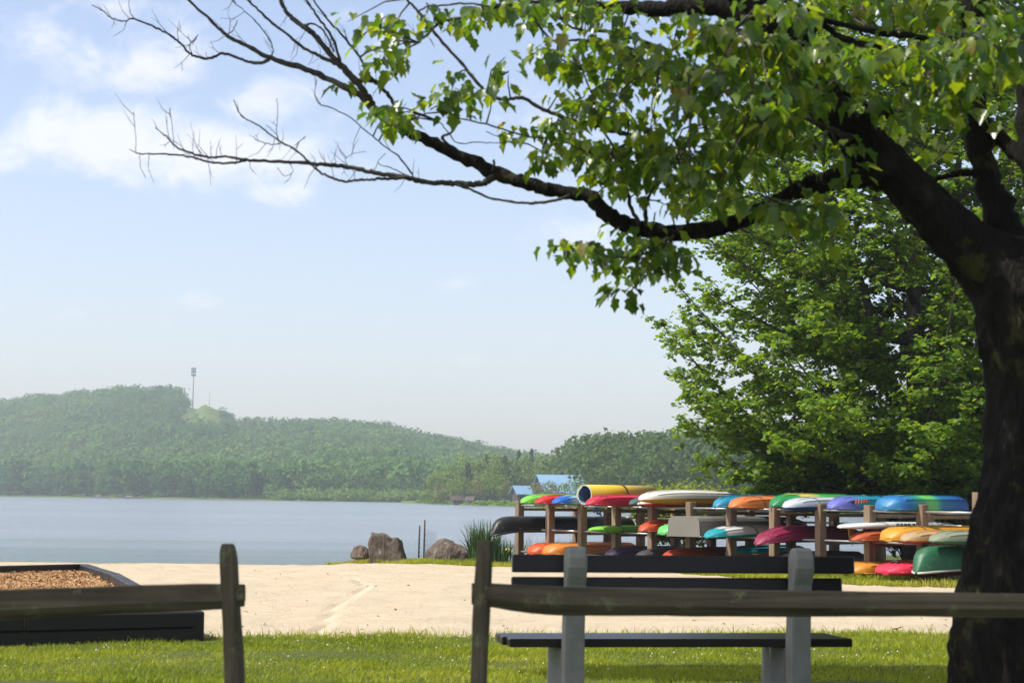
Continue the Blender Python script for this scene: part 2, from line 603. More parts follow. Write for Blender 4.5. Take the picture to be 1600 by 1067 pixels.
# round clover leaves and white clover heads standing in the lawn
n = 420
cx = RNG.uniform(-5.5, 5.5, n); cy = RNG.uniform(12.2, 16.6, n)
k = (cy < near_edge(cx) - .25) & (vnoise(cx, cy, 1.2, 31) > .4)
cx, cy = cx[k], cy[k]
V, F = [], []
for a, b in zip(cx, cy):
    r = random.uniform(.004, .008); z = random.uniform(.025, .05)
    o = len(V)
    V += [(a + r, b, z), (a, b + r, z), (a - r, b, z), (a, b - r, z), (a, b, z + r), (a, b, z - r)]
    F += [(o + i, o + (i + 1) % 4, o + 4) for i in range(4)] + [(o + (i + 1) % 4, o + i, o + 5) for i in range(4)]
me = np_mesh('clover_flowers', np.array(V), np.array(F))
tag(link_mesh('clover_flowers', me, plain('clover_white', (.72, .68, .62), .8)), kind='stuff')

# bits of bark, pebbles and dry leaves lying about on the sand
n = 480
x = RNG.uniform(-9, 7, n); y = 15.2 + 22 * RNG.uniform(0, 1, n) ** 1.6
k = (y > near_edge(x) + .15) & (y < np.minimum(far_edge(x), shore(x)) - .2) & (vnoise(x, y, 2.2, 71) > .38)
x, y = x[k], y[k]; n = len(x)
z = land_z(x, y) + .012
a = RNG.uniform(0, 2 * pi, n); L = .006 + .020 * RNG.uniform(0, 1, n) ** 3; wd = L * RNG.uniform(.3, .8, n)
dx = np.stack([np.cos(a), np.sin(a), RNG.uniform(-.3, .3, n)], 1) * L[:, None]; dy = np.stack([-np.sin(a), np.cos(a), RNG.uniform(.1, .8, n)], 1) * wd[:, None]
c = np.stack([x, y, z], 1); up = np.array([0, 0, .008])
V = np.stack([c - dx - dy, c + dx - dy + up, c + dx + dy, c - dx + dy + up], 1).reshape(-1, 3)
tag(link_mesh('beach_litter', np_mesh('beach_litter', V, np.arange(len(V)).reshape(-1, 4)), leafmat('litter', [(0, (.07, .045, .025)), (.6, (.17, .115, .065)), (1, (.30, .24, .16))], .0, .9, .1)), kind='stuff')

# rougher grass on the bank by the rocks and the racks
n = 60000
gx = RNG.uniform(-3.9, 11, n)
fe = far_edge(gx)
gy = fe - .15 + RNG.uniform(0, 1, n) ** 1.5 * 7
keep = gy < shore(gx) + .1
gx, gy, fe = gx[keep], gy[keep], fe[keep]
h = RNG.uniform(.05, .13, len(gx)) * (.6 + .9 * vnoise(gx, gy, .6, 41))
tnt = np.clip(.25 + .6 * vnoise(gx, gy, .7, 42) + .25 * (gy < fe + .4), 0, 1)
tag(blades('bank_grass', gx, gy, land_z(gx, gy), h, RNG.uniform(.010, .022, len(gx)), mat_grass, .8, tnt), kind='stuff')


# ------------------------------------------------------------------ far hills
def heightfield(name, pxs, rows, mat):
    """rows(px) -> list of (Y, z); the sheet fans out from the beach"""
    V = []
    nr = None
    for px in pxs:
        rw = rows(px)
        nr = len(rw)
        for Y, z in rw: V.append(((px - 800) / FPX * Y, Y, z))
    F = [(i * nr + j, (i + 1) * nr + j, (i + 1) * nr + j + 1, i * nr + j + 1) for i in range(len(pxs) - 1) for j in range(nr - 1)]
    me = np_mesh(name, np.array(V), np.array(F), smooth=True)
    return tag(link_mesh(name, me, mat), kind='structure')


t = NT('forest_floor')
fn = t.noise(t.coord(), .05, 5, .6)
mat_floor = t.done(t.principled(t.ramp(fn, [(.3, (.075, .125, .035)), (.7, (.12, .165, .045))]), 1.0, None, .0))

HPX = [-900, -400, -150, 0, 50, 100, 150, 200, 250, 300, 330, 350, 390, 430, 470, 560, 610, 660, 710, 760, 800, 870, 960, 1100]
HY = [700, 660, 640, 628, 622, 615, 610, 607, 606, 611, 628, 634, 655, 659, 661, 661, 668, 681, 690, 700, 708, 718, 730, 740]
SPX = [-900, 0, 200, 400, 640, 840, 1100]
SHY = [900, 815, 700, 600, 545, 560, 600]
def hill_shore(px): return np.interp(px, SPX, SHY)
def hill_ridge(px): return np.interp(px, [-900, 0, 400, 800, 1100], [1300, 1300, 1150, 1000, 950])
TREE_H = 11.0
def hill_H(px): return (778.5 + (np.asarray(px, float) - 800) * math.tan(ROLL) - np.interp(px, HPX, HY)) / FPX * hill_ridge(px) + CAMZ - TREE_H


def bald(px):
    px = np.asarray(px, float)
    return np.clip((px - 308) / 12, 0, 1) * np.clip((372 - px) / 34, 0, 1)


def hill_z(px, Y):
    s, r = hill_shore(px), hill_ridge(px)
    q = np.clip((Y - s - 15) / (r - s - 15), 0, 1)
    prof = .25 * q + .75 * q * q * (3 - 2 * q)
    z = hill_H(px) * prof + TREE_H * .62 * bald(px) * np.clip((Y - r + 190) / 90, 0, 1)
    back = np.clip((Y - r) / 400, 0, 1)
    return np.where(Y < s, -3 + np.clip((Y - s + 20) / 20, 0, 1) * 3.1, .1 + z * (1 - .6 * back))


tag(heightfield('hill', np.concatenate([np.arange(-900, 250, 25), np.arange(250, 400, 6), np.arange(400, 1101, 25)]), lambda px: [(Y, float(hill_z(px, Y))) for Y in [hill_shore(px) - 20, hill_shore(px) - 4] + list(np.linspace(hill_shore(px), hill_ridge(px) - 200, 16)) + list(np.linspace(hill_ridge(px) - 190, hill_ridge(px), 14)) + [hill_ridge(px) + 120, hill_ridge(px) + 400]], mat_floor), kind='structure')

RPX = [620, 640, 700, 860, 885, 905, 950, 1000, 1050, 1090, 1200, 1400, 1600, 2400]
RY = [772, 768, 752, 728, 716, 696, 690, 684, 686, 691, 694, 690, 686, 670]
def point_shore(px): return np.interp(px, [600, 640, 700, 840, 1000, 1300, 1600, 2400], [520, 470, 400, 292, 240, 190, 160, 120])
def point_H(px): return np.maximum(.4, (778.5 + (np.asarray(px, float) - 800) * math.tan(ROLL) - np.interp(px, RPX, RY)) / FPX * (point_shore(px) + 300) + CAMZ - 12)


def point_z(px, Y):
    s = point_shore(px)
    q = np.clip((Y - s - 30) / 270, 0, 1)
    return np.where(Y < s, -3 + np.clip((Y - s + 12) / 12, 0, 1) * 2.95, -.05 + .25 * np.clip((Y - s) / 20, 0, 1) + point_H(px) * q * q * (3 - 2 * q))


tag(heightfield('wooded_point', np.arange(630, 2401, 30), lambda px: [(Y, float(point_z(px, Y))) for Y in [point_shore(px) - 12, point_shore(px) - 3] + [point_shore(px) + k for k in (0, 10, 25, 50, 90, 140, 200, 260, 300, 360, 450)]], mat_floor), kind='structure')


# ------------------------------------------------------------------ far foliage
def crown(n, rng, shape='round', lumps=9, q=.11):
    """leaf clumps over a crown one unit high (z 0..1): verts (n,4,3)"""
    if shape == 'round':
        lc = []
        while len(lc) < lumps:
            p = rng.normal(size=3); p /= np.linalg.norm(p)
            if p[2] < -.55: continue
            lc.append(p * [.30, .30, .30] * rng.uniform(.75, 1.1) + [0, 0, .60])
        lc = np.array(lc); lr = rng.uniform(.15, .25, lumps)
    elif shape == 'tall':
        zz = rng.uniform(.2, .9, lumps)
        an = rng.uniform(0, 2 * pi, lumps); rad = rng.uniform(.05, .17, lumps) * (1.25 - zz)
        lc = np.stack([np.cos(an) * rad, np.sin(an) * rad, zz], 1); lr = rng.uniform(.10, .17, lumps) * (1.2 - .5 * zz)
    elif shape == 'cone':
        zz = np.linspace(.1, .95, lumps)
        an = np.arange(lumps) * 2.4; rad = .2 * (1 - zz)
        lc = np.stack([np.cos(an) * rad, np.sin(an) * rad, zz], 1); lr = .04 + .15 * (1 - zz)
    else:  # bush
        an = rng.uniform(0, 2 * pi, lumps); rad = rng.uniform(0, .55, lumps)
        lc = np.stack([np.cos(an) * rad, np.sin(an) * rad, rng.uniform(.25, .6, lumps)], 1); lr = rng.uniform(.25, .42, lumps)
    k = rng.integers(0, lumps, n)
    d = rng.normal(size=(n, 3)); d /= np.linalg.norm(d, axis=1)[:, None]
    d[:, 2] = np.where(rng.uniform(0, 1, n) < .5, np.abs(d[:, 2]), d[:, 2])
    c = lc[k] + d * (lr[k] * rng.uniform(.75, 1.12, n))[:, None] * ([1, 1, .6] if shape == 'cone' else [1, 1, .9])
    nrm = d + rng.normal(size=(n, 3)) * .35
    nrm /= np.linalg.norm(nrm, axis=1)[:, None]
    a = np.cross(nrm, rng.normal(size=(n, 3))); a /= np.linalg.norm(a, axis=1)[:, None]
    b = np.cross(nrm, a)
    s = q * rng.uniform(.6, 1.25, n)[:, None]
    return np.stack([c - a * s * .5, c - b * s * .35, c + a * s * .5, c + b * s * .35], 1)


def forest(name, X, Y, Z, H, W, tint, shapes, mat, n=90, q=.12):
    protos = [[crown(n, np.random.default_rng(i * 31 + 5), s, 10, q) for i in range(7)] for s in ('round', 'tall', 'cone', 'bush')]
    V, T = [], []
    for x, y, z, h, w_, tn, sh in zip(X, Y, Z, H, W, tint, shapes):
        p = protos[sh][RNG.integers(0, 7)]
        a = RNG.uniform(0, 2 * pi)
        ca, sa = cos(a), sin(a)
        q_ = np.empty_like(p)
        q_[..., 0] = (p[..., 0] * ca - p[..., 1] * sa) * w_ + x
        q_[..., 1] = (p[..., 0] * sa + p[..., 1] * ca) * w_ + y
        q_[..., 2] = p[..., 2] * h + z
        V.append(q_.reshape(-1, 3)); T.append(np.full(len(p) * 4, tn))
    V = np.concatenate(V); T = np.concatenate(T)
    F = np.arange(len(V)).reshape(-1, 4)
    return tag(link_mesh(name, np_mesh(name, V, F, T), mat), kind='stuff')


mat_far = leafmat('far_foliage', [(0, (.03, .085, .028)), (.35, (.06, .14, .036)), (.7, (.105, .195, .042)), (1, (.17, .24, .05))], .3, .7, .1, attr=True)

# far hillside
n = 9500
px = RNG.uniform(-420, 960, n); q = RNG.uniform(0, 1, n)
Y = hill_shore(px) + 12 + (hill_ridge(px) + 45 - hill_shore(px) - 12) * q
X = (px - 800) / FPX * Y
Z = hill_z(px, Y)
vy = np.array([proj((a, b, c))[1] for a, b, c in zip(X, Y, Z)])
clear = ((((px - 320) / 30) ** 2 + ((vy - 643) / 14) ** 2 < 1) & (px > 290)) | ((px > 316) & (px < 345) & (Y > hill_ridge(px) - 160))
low = (px > 280) & (px < 385) & (vy > 625) & (vy < 690)
keep = ~clear & ~(low & (px < 352) & (vy > 640) & (RNG.uniform(0, 1, n) < .5))
px, Y, X, Z = px[keep], Y[keep], X[keep], Z[keep]
m = len(px)
tn = np.clip(.5 * vnoise(X, Y, 55, 51) + .2 * vnoise(X, Y, 18, 57) + .42 * RNG.uniform(0, 1, m) - .06, 0, 1)
small = np.where(low[keep], .55, 1.0)
hh = (7.5 + 8 * RNG.uniform(0, 1, m) ** 1.4) * small
tag(forest('hillside_forest', X, Y, Z - 2, hh, hh * RNG.uniform(.9, 1.35, m), tn, np.where(RNG.uniform(0, 1, m) < .88, 0, 1), mat_far, 150, .115), kind='stuff')
# taller wall of trees along the far waterline, dark, straight stems
n = 330
px = np.sort(RNG.uniform(-420, 700, n))
Y = hill_shore(px) + RNG.uniform(2, 22, n); X = (px - 800) / FPX * Y
tn = np.clip(.0 + .30 * RNG.uniform(0, 1, n) ** 2.2, 0, 1)
hh = RNG.uniform(9, 15, n) * np.interp(px, [-420, 0, 430, 520, 700], [1.25, 1.2, .95, .55, .5])
tag(forest('shoreline_trees', X, Y, 0 * X - .8, hh, hh * RNG.uniform(.8, 1.1, n), tn, np.where(RNG.uniform(0, 1, n) < .5, 1, 0), mat_far, 150, .11), kind='stuff')
# low pale scrub on the marshy shore
n = 260
px = np.concatenate([RNG.uniform(430, 680, 170), RNG.uniform(-400, 430, 90)])
Y = hill_shore(px) - RNG.uniform(-6, 14, n); X = (px - 800) / FPX * Y
hh = np.where(px > 430, RNG.uniform(2.0, 5.5, n), RNG.uniform(.8, 2, n))
tag(forest('marsh_scrub', X, Y, 0 * X - .6, hh, hh * RNG.uniform(.9, 1.6, n), RNG.uniform(.6, 1, n), np.full(n, 3), mat_far, 90, .16), kind='stuff')
# woods that run behind the racks
mat_woods = leafmat('woods_foliage', [(0, (.034, .075, .026)), (.35, (.06, .11, .032)), (.7, (.10, .15, .042)), (1, (.16, .19, .06))], .3, .7, .1, attr=True)
n = 1500
px = RNG.uniform(872, 2200, n); q = RNG.uniform(0, 1, n)
Y = point_shore(px) + 40 + 285 * q
X = (px - 800) / FPX * Y; Z = point_z(px, Y)
keep = ~((px < 930) & (Y < 380)); px, X, Y, Z = px[keep], X[keep], Y[keep], Z[keep]; m = len(px)
tn = np.clip(.30 * vnoise(X, Y, 30, 53) + .40 * RNG.uniform(0, 1, m) - .06, 0, 1)
hh = RNG.uniform(9, 14, m)
tag(forest('lakeside_woods', X, Y, Z - 1, hh, hh * RNG.uniform(.85, 1.15, m), tn, np.where(RNG.uniform(0, 1, m) < .8, 0, 1), mat_woods, 260, .075), kind='stuff')
# reeds along the near point
n = 900
px = RNG.uniform(655, 2100, n)
Y = point_shore(px) + RNG.uniform(-4, 14, n); X = (px - 800) / FPX * Y
hh = RNG.uniform(.5, 1.3, n)
tag(forest('reed_bed', X, Y, 0 * X - .25, hh, hh * RNG.uniform(1.2, 2.6, n), RNG.uniform(.62, 1, n), np.full(n, 3), mat_far, 40, .3), kind='stuff')

# single trees on the point, each a thing
mat_mid = leafmat('point_foliage', [(0, (.06, .125, .022)), (.4, (.105, .18, .03)), (.8, (.16, .235, .04)), (1, (.21, .27, .055))], .4, .65, .2)
mat_middark = leafmat('point_conifer', [(0, (.02, .036, .018)), (.6, (.036, .058, .026)), (1, (.055, .078, .035))], .18, .7, .2)
mat_midtan = leafmat('point_pale', [(0, (.10, .115, .045)), (.6, (.15, .165, .06)), (1, (.20, .21, .085))], .28, .7, .2)
mat_stem = plain('far_stem', (.10, .085, .07), .9)
KINDS = [('round', mat_mid, 'leafy green tree on the wooded point across the water'),
         ('tall', mat_mid, 'tall narrow green tree on the wooded point across the water'),
         ('cone', mat_middark, 'dark spiky conifer on the wooded point across the water'),
         ('round', mat_midtan, 'pale olive tree on the wooded point across the water')]
protos = []
for i, (sh, m_, lab) in enumerate(KINDS):
    for v in range(2):
        rng = np.random.default_rng(100 + i * 10 + v)
        root = empty('deciduous_tree' if sh != 'cone' else 'conifer_tree', (0, 0, -50), 0, lab, 'tree', 'trees on the wooded point')
        b = MB()
        b.tube([(0, 0, -.08), (.01, 0, .3), (0, .01, .7)], [.022, .016, .006], 6)
        for k in range(5):
            a = rng.uniform(0, 6.28); z = rng.uniform(.25, .6)
            b.tube([(0, 0, z), (cos(a) * .12, sin(a) * .12, z + .12), (cos(a) * .2, sin(a) * .2, z + .2)], [.009, .006, .003], 5)
        b.build('trunk', mat_stem, root)
        c = crown(620, rng, sh, 15 if sh != 'cone' else 26, .062)
        link_mesh('crown', np_mesh('crown', c.reshape(-1, 3), np.arange(c.size // 3).reshape(-1, 4)), m_, root)
        protos.append(root)
used = set()


def point_tree(px, topy, Y, kind, wide=1.0):
    i = kind * 2 + random.randint(0, 1)
    z = float(point_z(px, Y))
    base = Vector(((px - 800) / FPX * Y, Y, z))
    h = at(px, topy, Y).z - z
    o = protos[i] if i not in used else copy_tree(protos[i])
    used.add(i)
    o.location = base
    o.rotation_euler = (0, 0, random.uniform(0, 6.28))
    o.scale = (h * wide, h * wide, h)
    return o


spots = [(668, 752, 470, 2, .8), (676, 742, 462, 1, 1), (688, 735, 452, 0, 1), (700, 729, 455, 0, 1), (712, 719, 445, 1, 1.1), (722, 713, 440, 0, .9), (733, 722, 420, 2, 1),
         (741, 712, 430, 0, .9), (752, 716, 415, 1, 1.1), (763, 708, 440, 2, .9), (772, 716, 400, 0, 1), (782, 706, 450, 1, 1), (792, 711, 430, 2, .8), (801, 708, 440, 1, .9),
         (812, 703, 450, 2, .7), (822, 707, 440, 1, 1), (832, 700, 450, 2, .6), (841, 713, 430, 0, 1), (852, 716, 420, 0, .9), (863, 713, 430, 3, .9), (874, 718, 410, 0, 1), (884, 716, 440, 0, 1),
         (680, 762, 405, 0, 1.2), (695, 757, 400, 3, 1.1), (709, 752, 395, 0, 1), (726, 748, 385, 0, 1.1), (744, 752, 375, 3, 1), (757, 744, 370, 3, 1), (775, 738, 365, 0, 1), (790, 742, 355, 1, 1.2),
         (800, 752, 350, 3, 1.1), (851, 752, 318, 3, 1.5), (866, 757, 316, 3, 1.4), (893, 748, 322, 0, 1), (915, 744, 318, 0, 1.1), (938, 740, 315, 3, 1.1), (958, 735, 320, 0, 1), (980, 742, 300, 3, 1.2),
         (1003, 733, 300, 0, 1.1), (1025, 738, 290, 3, 1.1), (1046, 728, 300, 3, 1.1), (1068, 732, 290, 0, 1), (1090, 735, 280, 0, 1.1), (1115, 725, 280, 0, 1), (1145, 730, 270, 1, 1.2), (1180, 722, 265, 0, 1),
         (1215, 728, 260, 0, 1), (1255, 725, 250, 1, 1.2), (1300, 722, 245, 0, 1), (1345, 728, 240, 0, 1), (1390, 720, 240, 0, 1), (1440, 722, 235, 0, 1), (1500, 718, 230, 0, 1), (1570, 715, 225, 0, 1),
         (905, 700, 430, 0, 1), (925, 690, 440, 0, 1.1), (948, 694, 430, 0, 1)]
for sp_ in spots: point_tree(*sp_)
for i in range(8):
    if i not in used:
        for ch in list(protos[i].children): D.objects.remove(ch)
        D.objects.remove(protos[i])

# ------------------------------------------------------------------ far buildings and masts
mat_roof = plain('blue_metal_roof', (.20, .36, .55), .45, 3, .15)
mat_dkwood = plain('dark_brown_boards', (.075, .06, .05), .8, 2, .3)
mat_pale = plain('pale_grey_paint', (.24, .24, .23), .7, 2, .2)
mat_whiteb = plain('white_paint', (.5, .5, .49), .6, 2, .1)
mat_glassd = plain('dark_window', (.03, .035, .04), .2)


def gabled(name, px, Y, wx, dy, eave, ridge, rz, label, cat, mwall, mroof, door=True):
    z = float(point_z(px, Y)) - .1
    b = empty(name, ((px - 800) / FPX * Y, Y, z), rz, label, cat)
    m = MB()
    hx, hy = wx / 2, dy / 2
    m.add([(-hx, -hy, -.5), (hx, -hy, -.5), (hx, hy, -.5), (-hx, hy, -.5), (-hx, -hy, eave), (hx, -hy, eave), (hx, hy, eave), (-hx, hy, eave), (-hx, 0, ridge - .12), (hx, 0, ridge - .12)],
          [(0, 1, 5, 4), (1, 2, 6, 9, 5), (2, 3, 7, 6), (3, 0, 4, 8, 7)])
    m.build('wall', mwall, b)
    r = MB()
    ox, oy = hx + .5, hy + .6
    dz = (ridge - eave) * oy / hy
    for sg in (-1, 1):
        r.add([(-ox, 0, ridge), (ox, 0, ridge), (ox, sg * oy, ridge - dz), (-ox, sg * oy, ridge - dz), (-ox, 0, ridge - .14), (ox, 0, ridge - .14), (ox, sg * oy, ridge - dz - .14), (-ox, sg * oy, ridge - dz - .14)],
              [(0, 1, 2, 3), (7, 6, 5, 4), (3, 2, 6, 7), (0, 3, 7, 4), (1, 5, 6, 2)])
    r.build('roof', mroof, b)
    for k, fx in enumerate((-.3, .05, .33)):
        wn = MB(); wn.box((fx * wx, -hy - .02, eave * .6), (wx * .13, .06, eave * .4))
        wo = wn.build('window', mat_glassd, b)
        fm = MB()
        for sx in (-1, 1): fm.box((fx * wx + sx * wx * .07, -hy - .03, eave * .6), (.09, .1, eave * .44))
        for sz in (-1, 1): fm.box((fx * wx, -hy - .03, eave * (.6 + sz * .21)), (wx * .13, .1, .08))
        fm.build('frame', mat_pale, wo)
    wn = MB(); wn.box((-hx - .02, 0, eave * .42), (.06, dy * .2, eave * .84))
    wn.build('door', mat_glassd, b)
    return b


gabled('lakeside_lodge', 876, 340, 8.0, 8.5, 2.6, 5.6, R(16), 'large dark brown lodge with a wide blue metal roof among the trees', 'building', mat_dkwood, mat_roof)
gabled('boathouse', 817, 335, 2.6, 2.6, 2.4, 3.5, R(24), 'small brown boathouse with a blue roof left of the big lodge', 'building', mat_dkwood, mat_roof)
gabled('garden_shed', 718, 385, 2.4, 2.0, 1.5, 2.1, R(8), 'little grey shed at the water edge below the trees', 'shed', mat_pale, mat_dkwood)
gabled('white_hut', 738, 372, 1.0, 1.0, 1.3, 1.7, R(-15), 'tiny white hut near the shore beside the grey shed', 'hut', mat_whiteb, mat_dkwood)

mat_steel = plain('grey_steel', (.16, .17, .18), .5, metal=.3)
zt = float(hill_z(302, 1290))
ct = empty('cell_tower', ((302 - 800) / FPX * 1290, 1290, zt), 0, 'grey cell tower with antenna rings rising from the hilltop', 'tower')
top = at(302, 575, 1290).z - zt
m = MB(); m.tube([(0, 0, -2), (0, 0, top * .5), (0, 0, top - .3)], [.5, .42, .34], 8); m.build('mast', mat_steel, ct)
for zf in (.5, 2.6, 5.0):
    m = MB()
    for k in range(9):
        a = k * 2 * pi / 9
        m.box((1.55 * cos(a), 1.55 * sin(a), top - zf), (.35, .35, 1.7), Matrix.Rotation(a, 3, 'Z'))
        m.tube([(0, 0, top - zf), (1.55 * cos(a), 1.55 * sin(a), top - zf)], .09, 4)
    m.build('antenna_array', mat_steel, ct)
am = MB()
zt2 = float(hill_z(328, 1280))
h2 = at(328, 611, 1280).z - zt2
am.tube([(0, 0, -2), (0, 0, h2 * .6), (0, 0, h2)], [.22, .2, .12], 6)
for k in range(5): am.box((0, 0, h2 * (.35 + .14 * k)), (.9, .12, .12))
tag(am.build('radio_mast', mat_steel, None, ((328 - 800) / FPX * 1280, 1280, zt2)), 'thin lattice radio mast standing right of the cell tower', 'mast')


def small_boat(px, L, label, col):
    Y = float(hill_shore(px)) - 22
    m = MB()
    V, F = [], []
    for i in range(9):
        f = i / 8 * 2 - 1
        wd = .9 * (1 - max(0, f) ** 2.5) ** .5 if f > 0 else .9 - .12 * f * f
        x = f * L / 2
        V += [(x, -wd, .55 + .15 * max(0, f)), (x, -wd * .6, 0), (x, wd * .6, 0), (x, wd, .55 + .15 * max(0, f))]
    for i in range(8):
        for k in range(4):
            F.append((i * 4 + k, i * 4 + (k + 1) % 4, i * 4 + 4 + (k + 1) % 4, i * 4 + 4 + k))
    F += [(0, 1, 2, 3)]
    m.add(V, F)
    o = empty('motor_boat', ((px - 800) / FPX * Y, Y, WATER - .1), random.uniform(-.2, .2), label, 'boat')
    m.build('hull', plain('boat_paint', col, .5), o)
    c = MB(); c.box((-.3, 0, .8), (L * .25, 1.1, .6), None, 0, .1); c.build('cabin', mat_pale, o)


small_boat(160, 8, 'pale boat moored at the far shore under the tree wall', (.36, .34, .30))
small_boat(208, 11, 'long pale pontoon boat along the far shore', (.34, .31, .26))
# ------------------------------------------------------------------ split-rail fences
mat_rail = wood('weathered_rail', (.06, .05, .034), (.17, .142, .098), (1.2, 28, 28), .85, .5, (.15, .165, .09))


def tube_px(mb, pts, n=7, wob=.12, seed=0, sub=6, flat=1.0):
    """(px, py, Y, half width in px) -> a lumpy tube"""
    P = catmull(pts, sub)
    mb.tube([at(*p[:3]) for p in P], [p[3] * p[2] / FPX for p in P], n, 0, True, wob, True, seed)


def split_post(parent, pts, seed):
    m = MB()
    P = catmull(pts, 8)
    ps = [at(*p[:3]) for p in P]
    rs = [p[3] * p[2] / FPX for p in P]
    vs, fs, n = [], [], 9
    for i, (p, r) in enumerate(zip(ps, rs)):
        for k in range(n):
            a = 2 * pi * k / n + .35
            q = max(abs(cos(a)), abs(sin(a)))
            rr_ = r * (1 / q) ** .55 * (1 + .12 * mnoise.noise(Vector((cos(a) * 1.3, sin(a) * 1.3, p.z * 2.2 + seed))) + .05 * mnoise.noise(Vector((cos(a) * 4, sin(a) * 4, p.z * 9 + seed))))
            vs.append((p.x + cos(a) * rr_, p.y + sin(a) * rr_ * 1.15, p.z))
    L = len(ps)
    for i in range(L - 1):
        for k in range(n): fs.append((i * n + k, i * n + (k + 1) % n, (i + 1) * n + (k + 1) % n, (i + 1) * n + k))
    fs.append(list(range(n)))
    fs.append([(L - 1) * n + k for k in range(n)][::-1])
    m.add(vs, [f[::-1] for f in fs])
    return m.build('post', mat_post, parent)


def rail(parent, pts, seed, name='rail'):
    """a split rail, four-sided and uneven, along the points"""
    m = MB()
    P = catmull(pts, 10)
    ps = [at(*p[:3]) for p in P]
    vs, fs = [], []
    sec = [(.5, .85), (-.1, 1.0), (-.52, .93), (-.66, .35), (-.70, -.28), (-.45, -.62), (-.12, -1.0), (.35, -.95), (.72, -.4), (.7, .3)]
    n = len(sec)
    for i, p in enumerate(ps):
        r = P[i][3] * P[i][2] / FPX
        for k, (sy, sz) in enumerate(sec):
            w_ = 1 + .10 * mnoise.noise(Vector((p.x * 1.6 + seed, sy * 1.2, sz * 1.2))) + .05 * mnoise.noise(Vector((p.x * 7 + seed, sy * 3, sz * 3)))
            vs.append((p.x, p.y + sy * r * w_, p.z + sz * r * w_))
    L = len(ps)
    for i in range(L - 1):
        for k in range(n): fs.append((i * n + k, i * n + (k + 1) % n, (i + 1) * n + (k + 1) % n, (i + 1) * n + k))
    fs.append(list(range(n))[::-1])
    fs.append([(L - 1) * n + k for k in range(n)])
    m.add(vs, fs)
    return m.build(name, mat_rail, parent)


t = NT('weathered_post')
co = t.coord()
g_ = t.noise(t.mapping(co, (30, 30, 1.3)), 1.0, 6, .6, .4)
c_ = t.mix(1.0, t.ramp(g_, [(.3, (.065, .053, .035)), (.7, (.165, .138, .095))]), t.ramp(t.noise(co, 3, 4, .6), [(.3, .6), (.7, 1.0)]), 'MULTIPLY')
c_ = t.mix(t.smooth(t.noise(co, 8, 6, .7), .56, .68), c_, (.14, .15, .08))
mat_post = t.done(t.principled(c_, .85, t.bump(g_, .5, .01), .3))

fl = empty('split_rail_fence', ground(371, 1254), 0, 'weathered split-rail fence ending at a rounded post before the sandbox', 'fence')
fr_ = empty('split_rail_fence', ground(738, 1254), 0, 'weathered split-rail fence running in front of the bench and the maple trunk', 'fence')


def keepworld(root):
    bpy.context.view_layer.update()
    inv = root.matrix_world.inverted()
    for c in root.children: c.matrix_parent_inverse = inv


split_post(fl, [(356, 849, 7.0, 8), (356, 853, 7.0, 11), (357, 872, 7.0, 14), (360, 930, 7.0, 14), (366, 1040, 7.0, 15), (371, 1275, 7.0, 17)], 1)
split_post(fl, [(-790, 880, 7.0, 10), (-790, 890, 7.0, 14), (-788, 1290, 7.0, 17)], 5)
rail(fl, [(-830, 978, 7.03, 20), (-400, 962, 7.02, 23), (0, 945, 7.02, 23), (200, 936, 7.02, 21.5), (345, 932, 7.0, 20), (382, 930, 7.0, 17.5)], 3)
split_post(fr_, [(758, 845, 7.0, 9), (758, 848, 7.0, 12), (756, 880, 7.0, 13), (752, 960, 7.0, 13.5), (748, 1067, 7.0, 13), (740, 1280, 7.0, 15)], 9)
split_post(fr_, [(1905, 840, 7.0, 9), (1905, 850, 7.0, 14), (1900, 1290, 7.0, 16)], 13)
rail(fr_, [(737, 927, 7.0, 16), (770, 930, 7.0, 18), (850, 936, 7.01, 22), (1040, 940, 7.02, 21), (1300, 943, 7.02, 20), (1600, 945.5, 7.02, 19), (1940, 948, 7.0, 18)], 21)
keepworld(fl); keepworld(fr_)

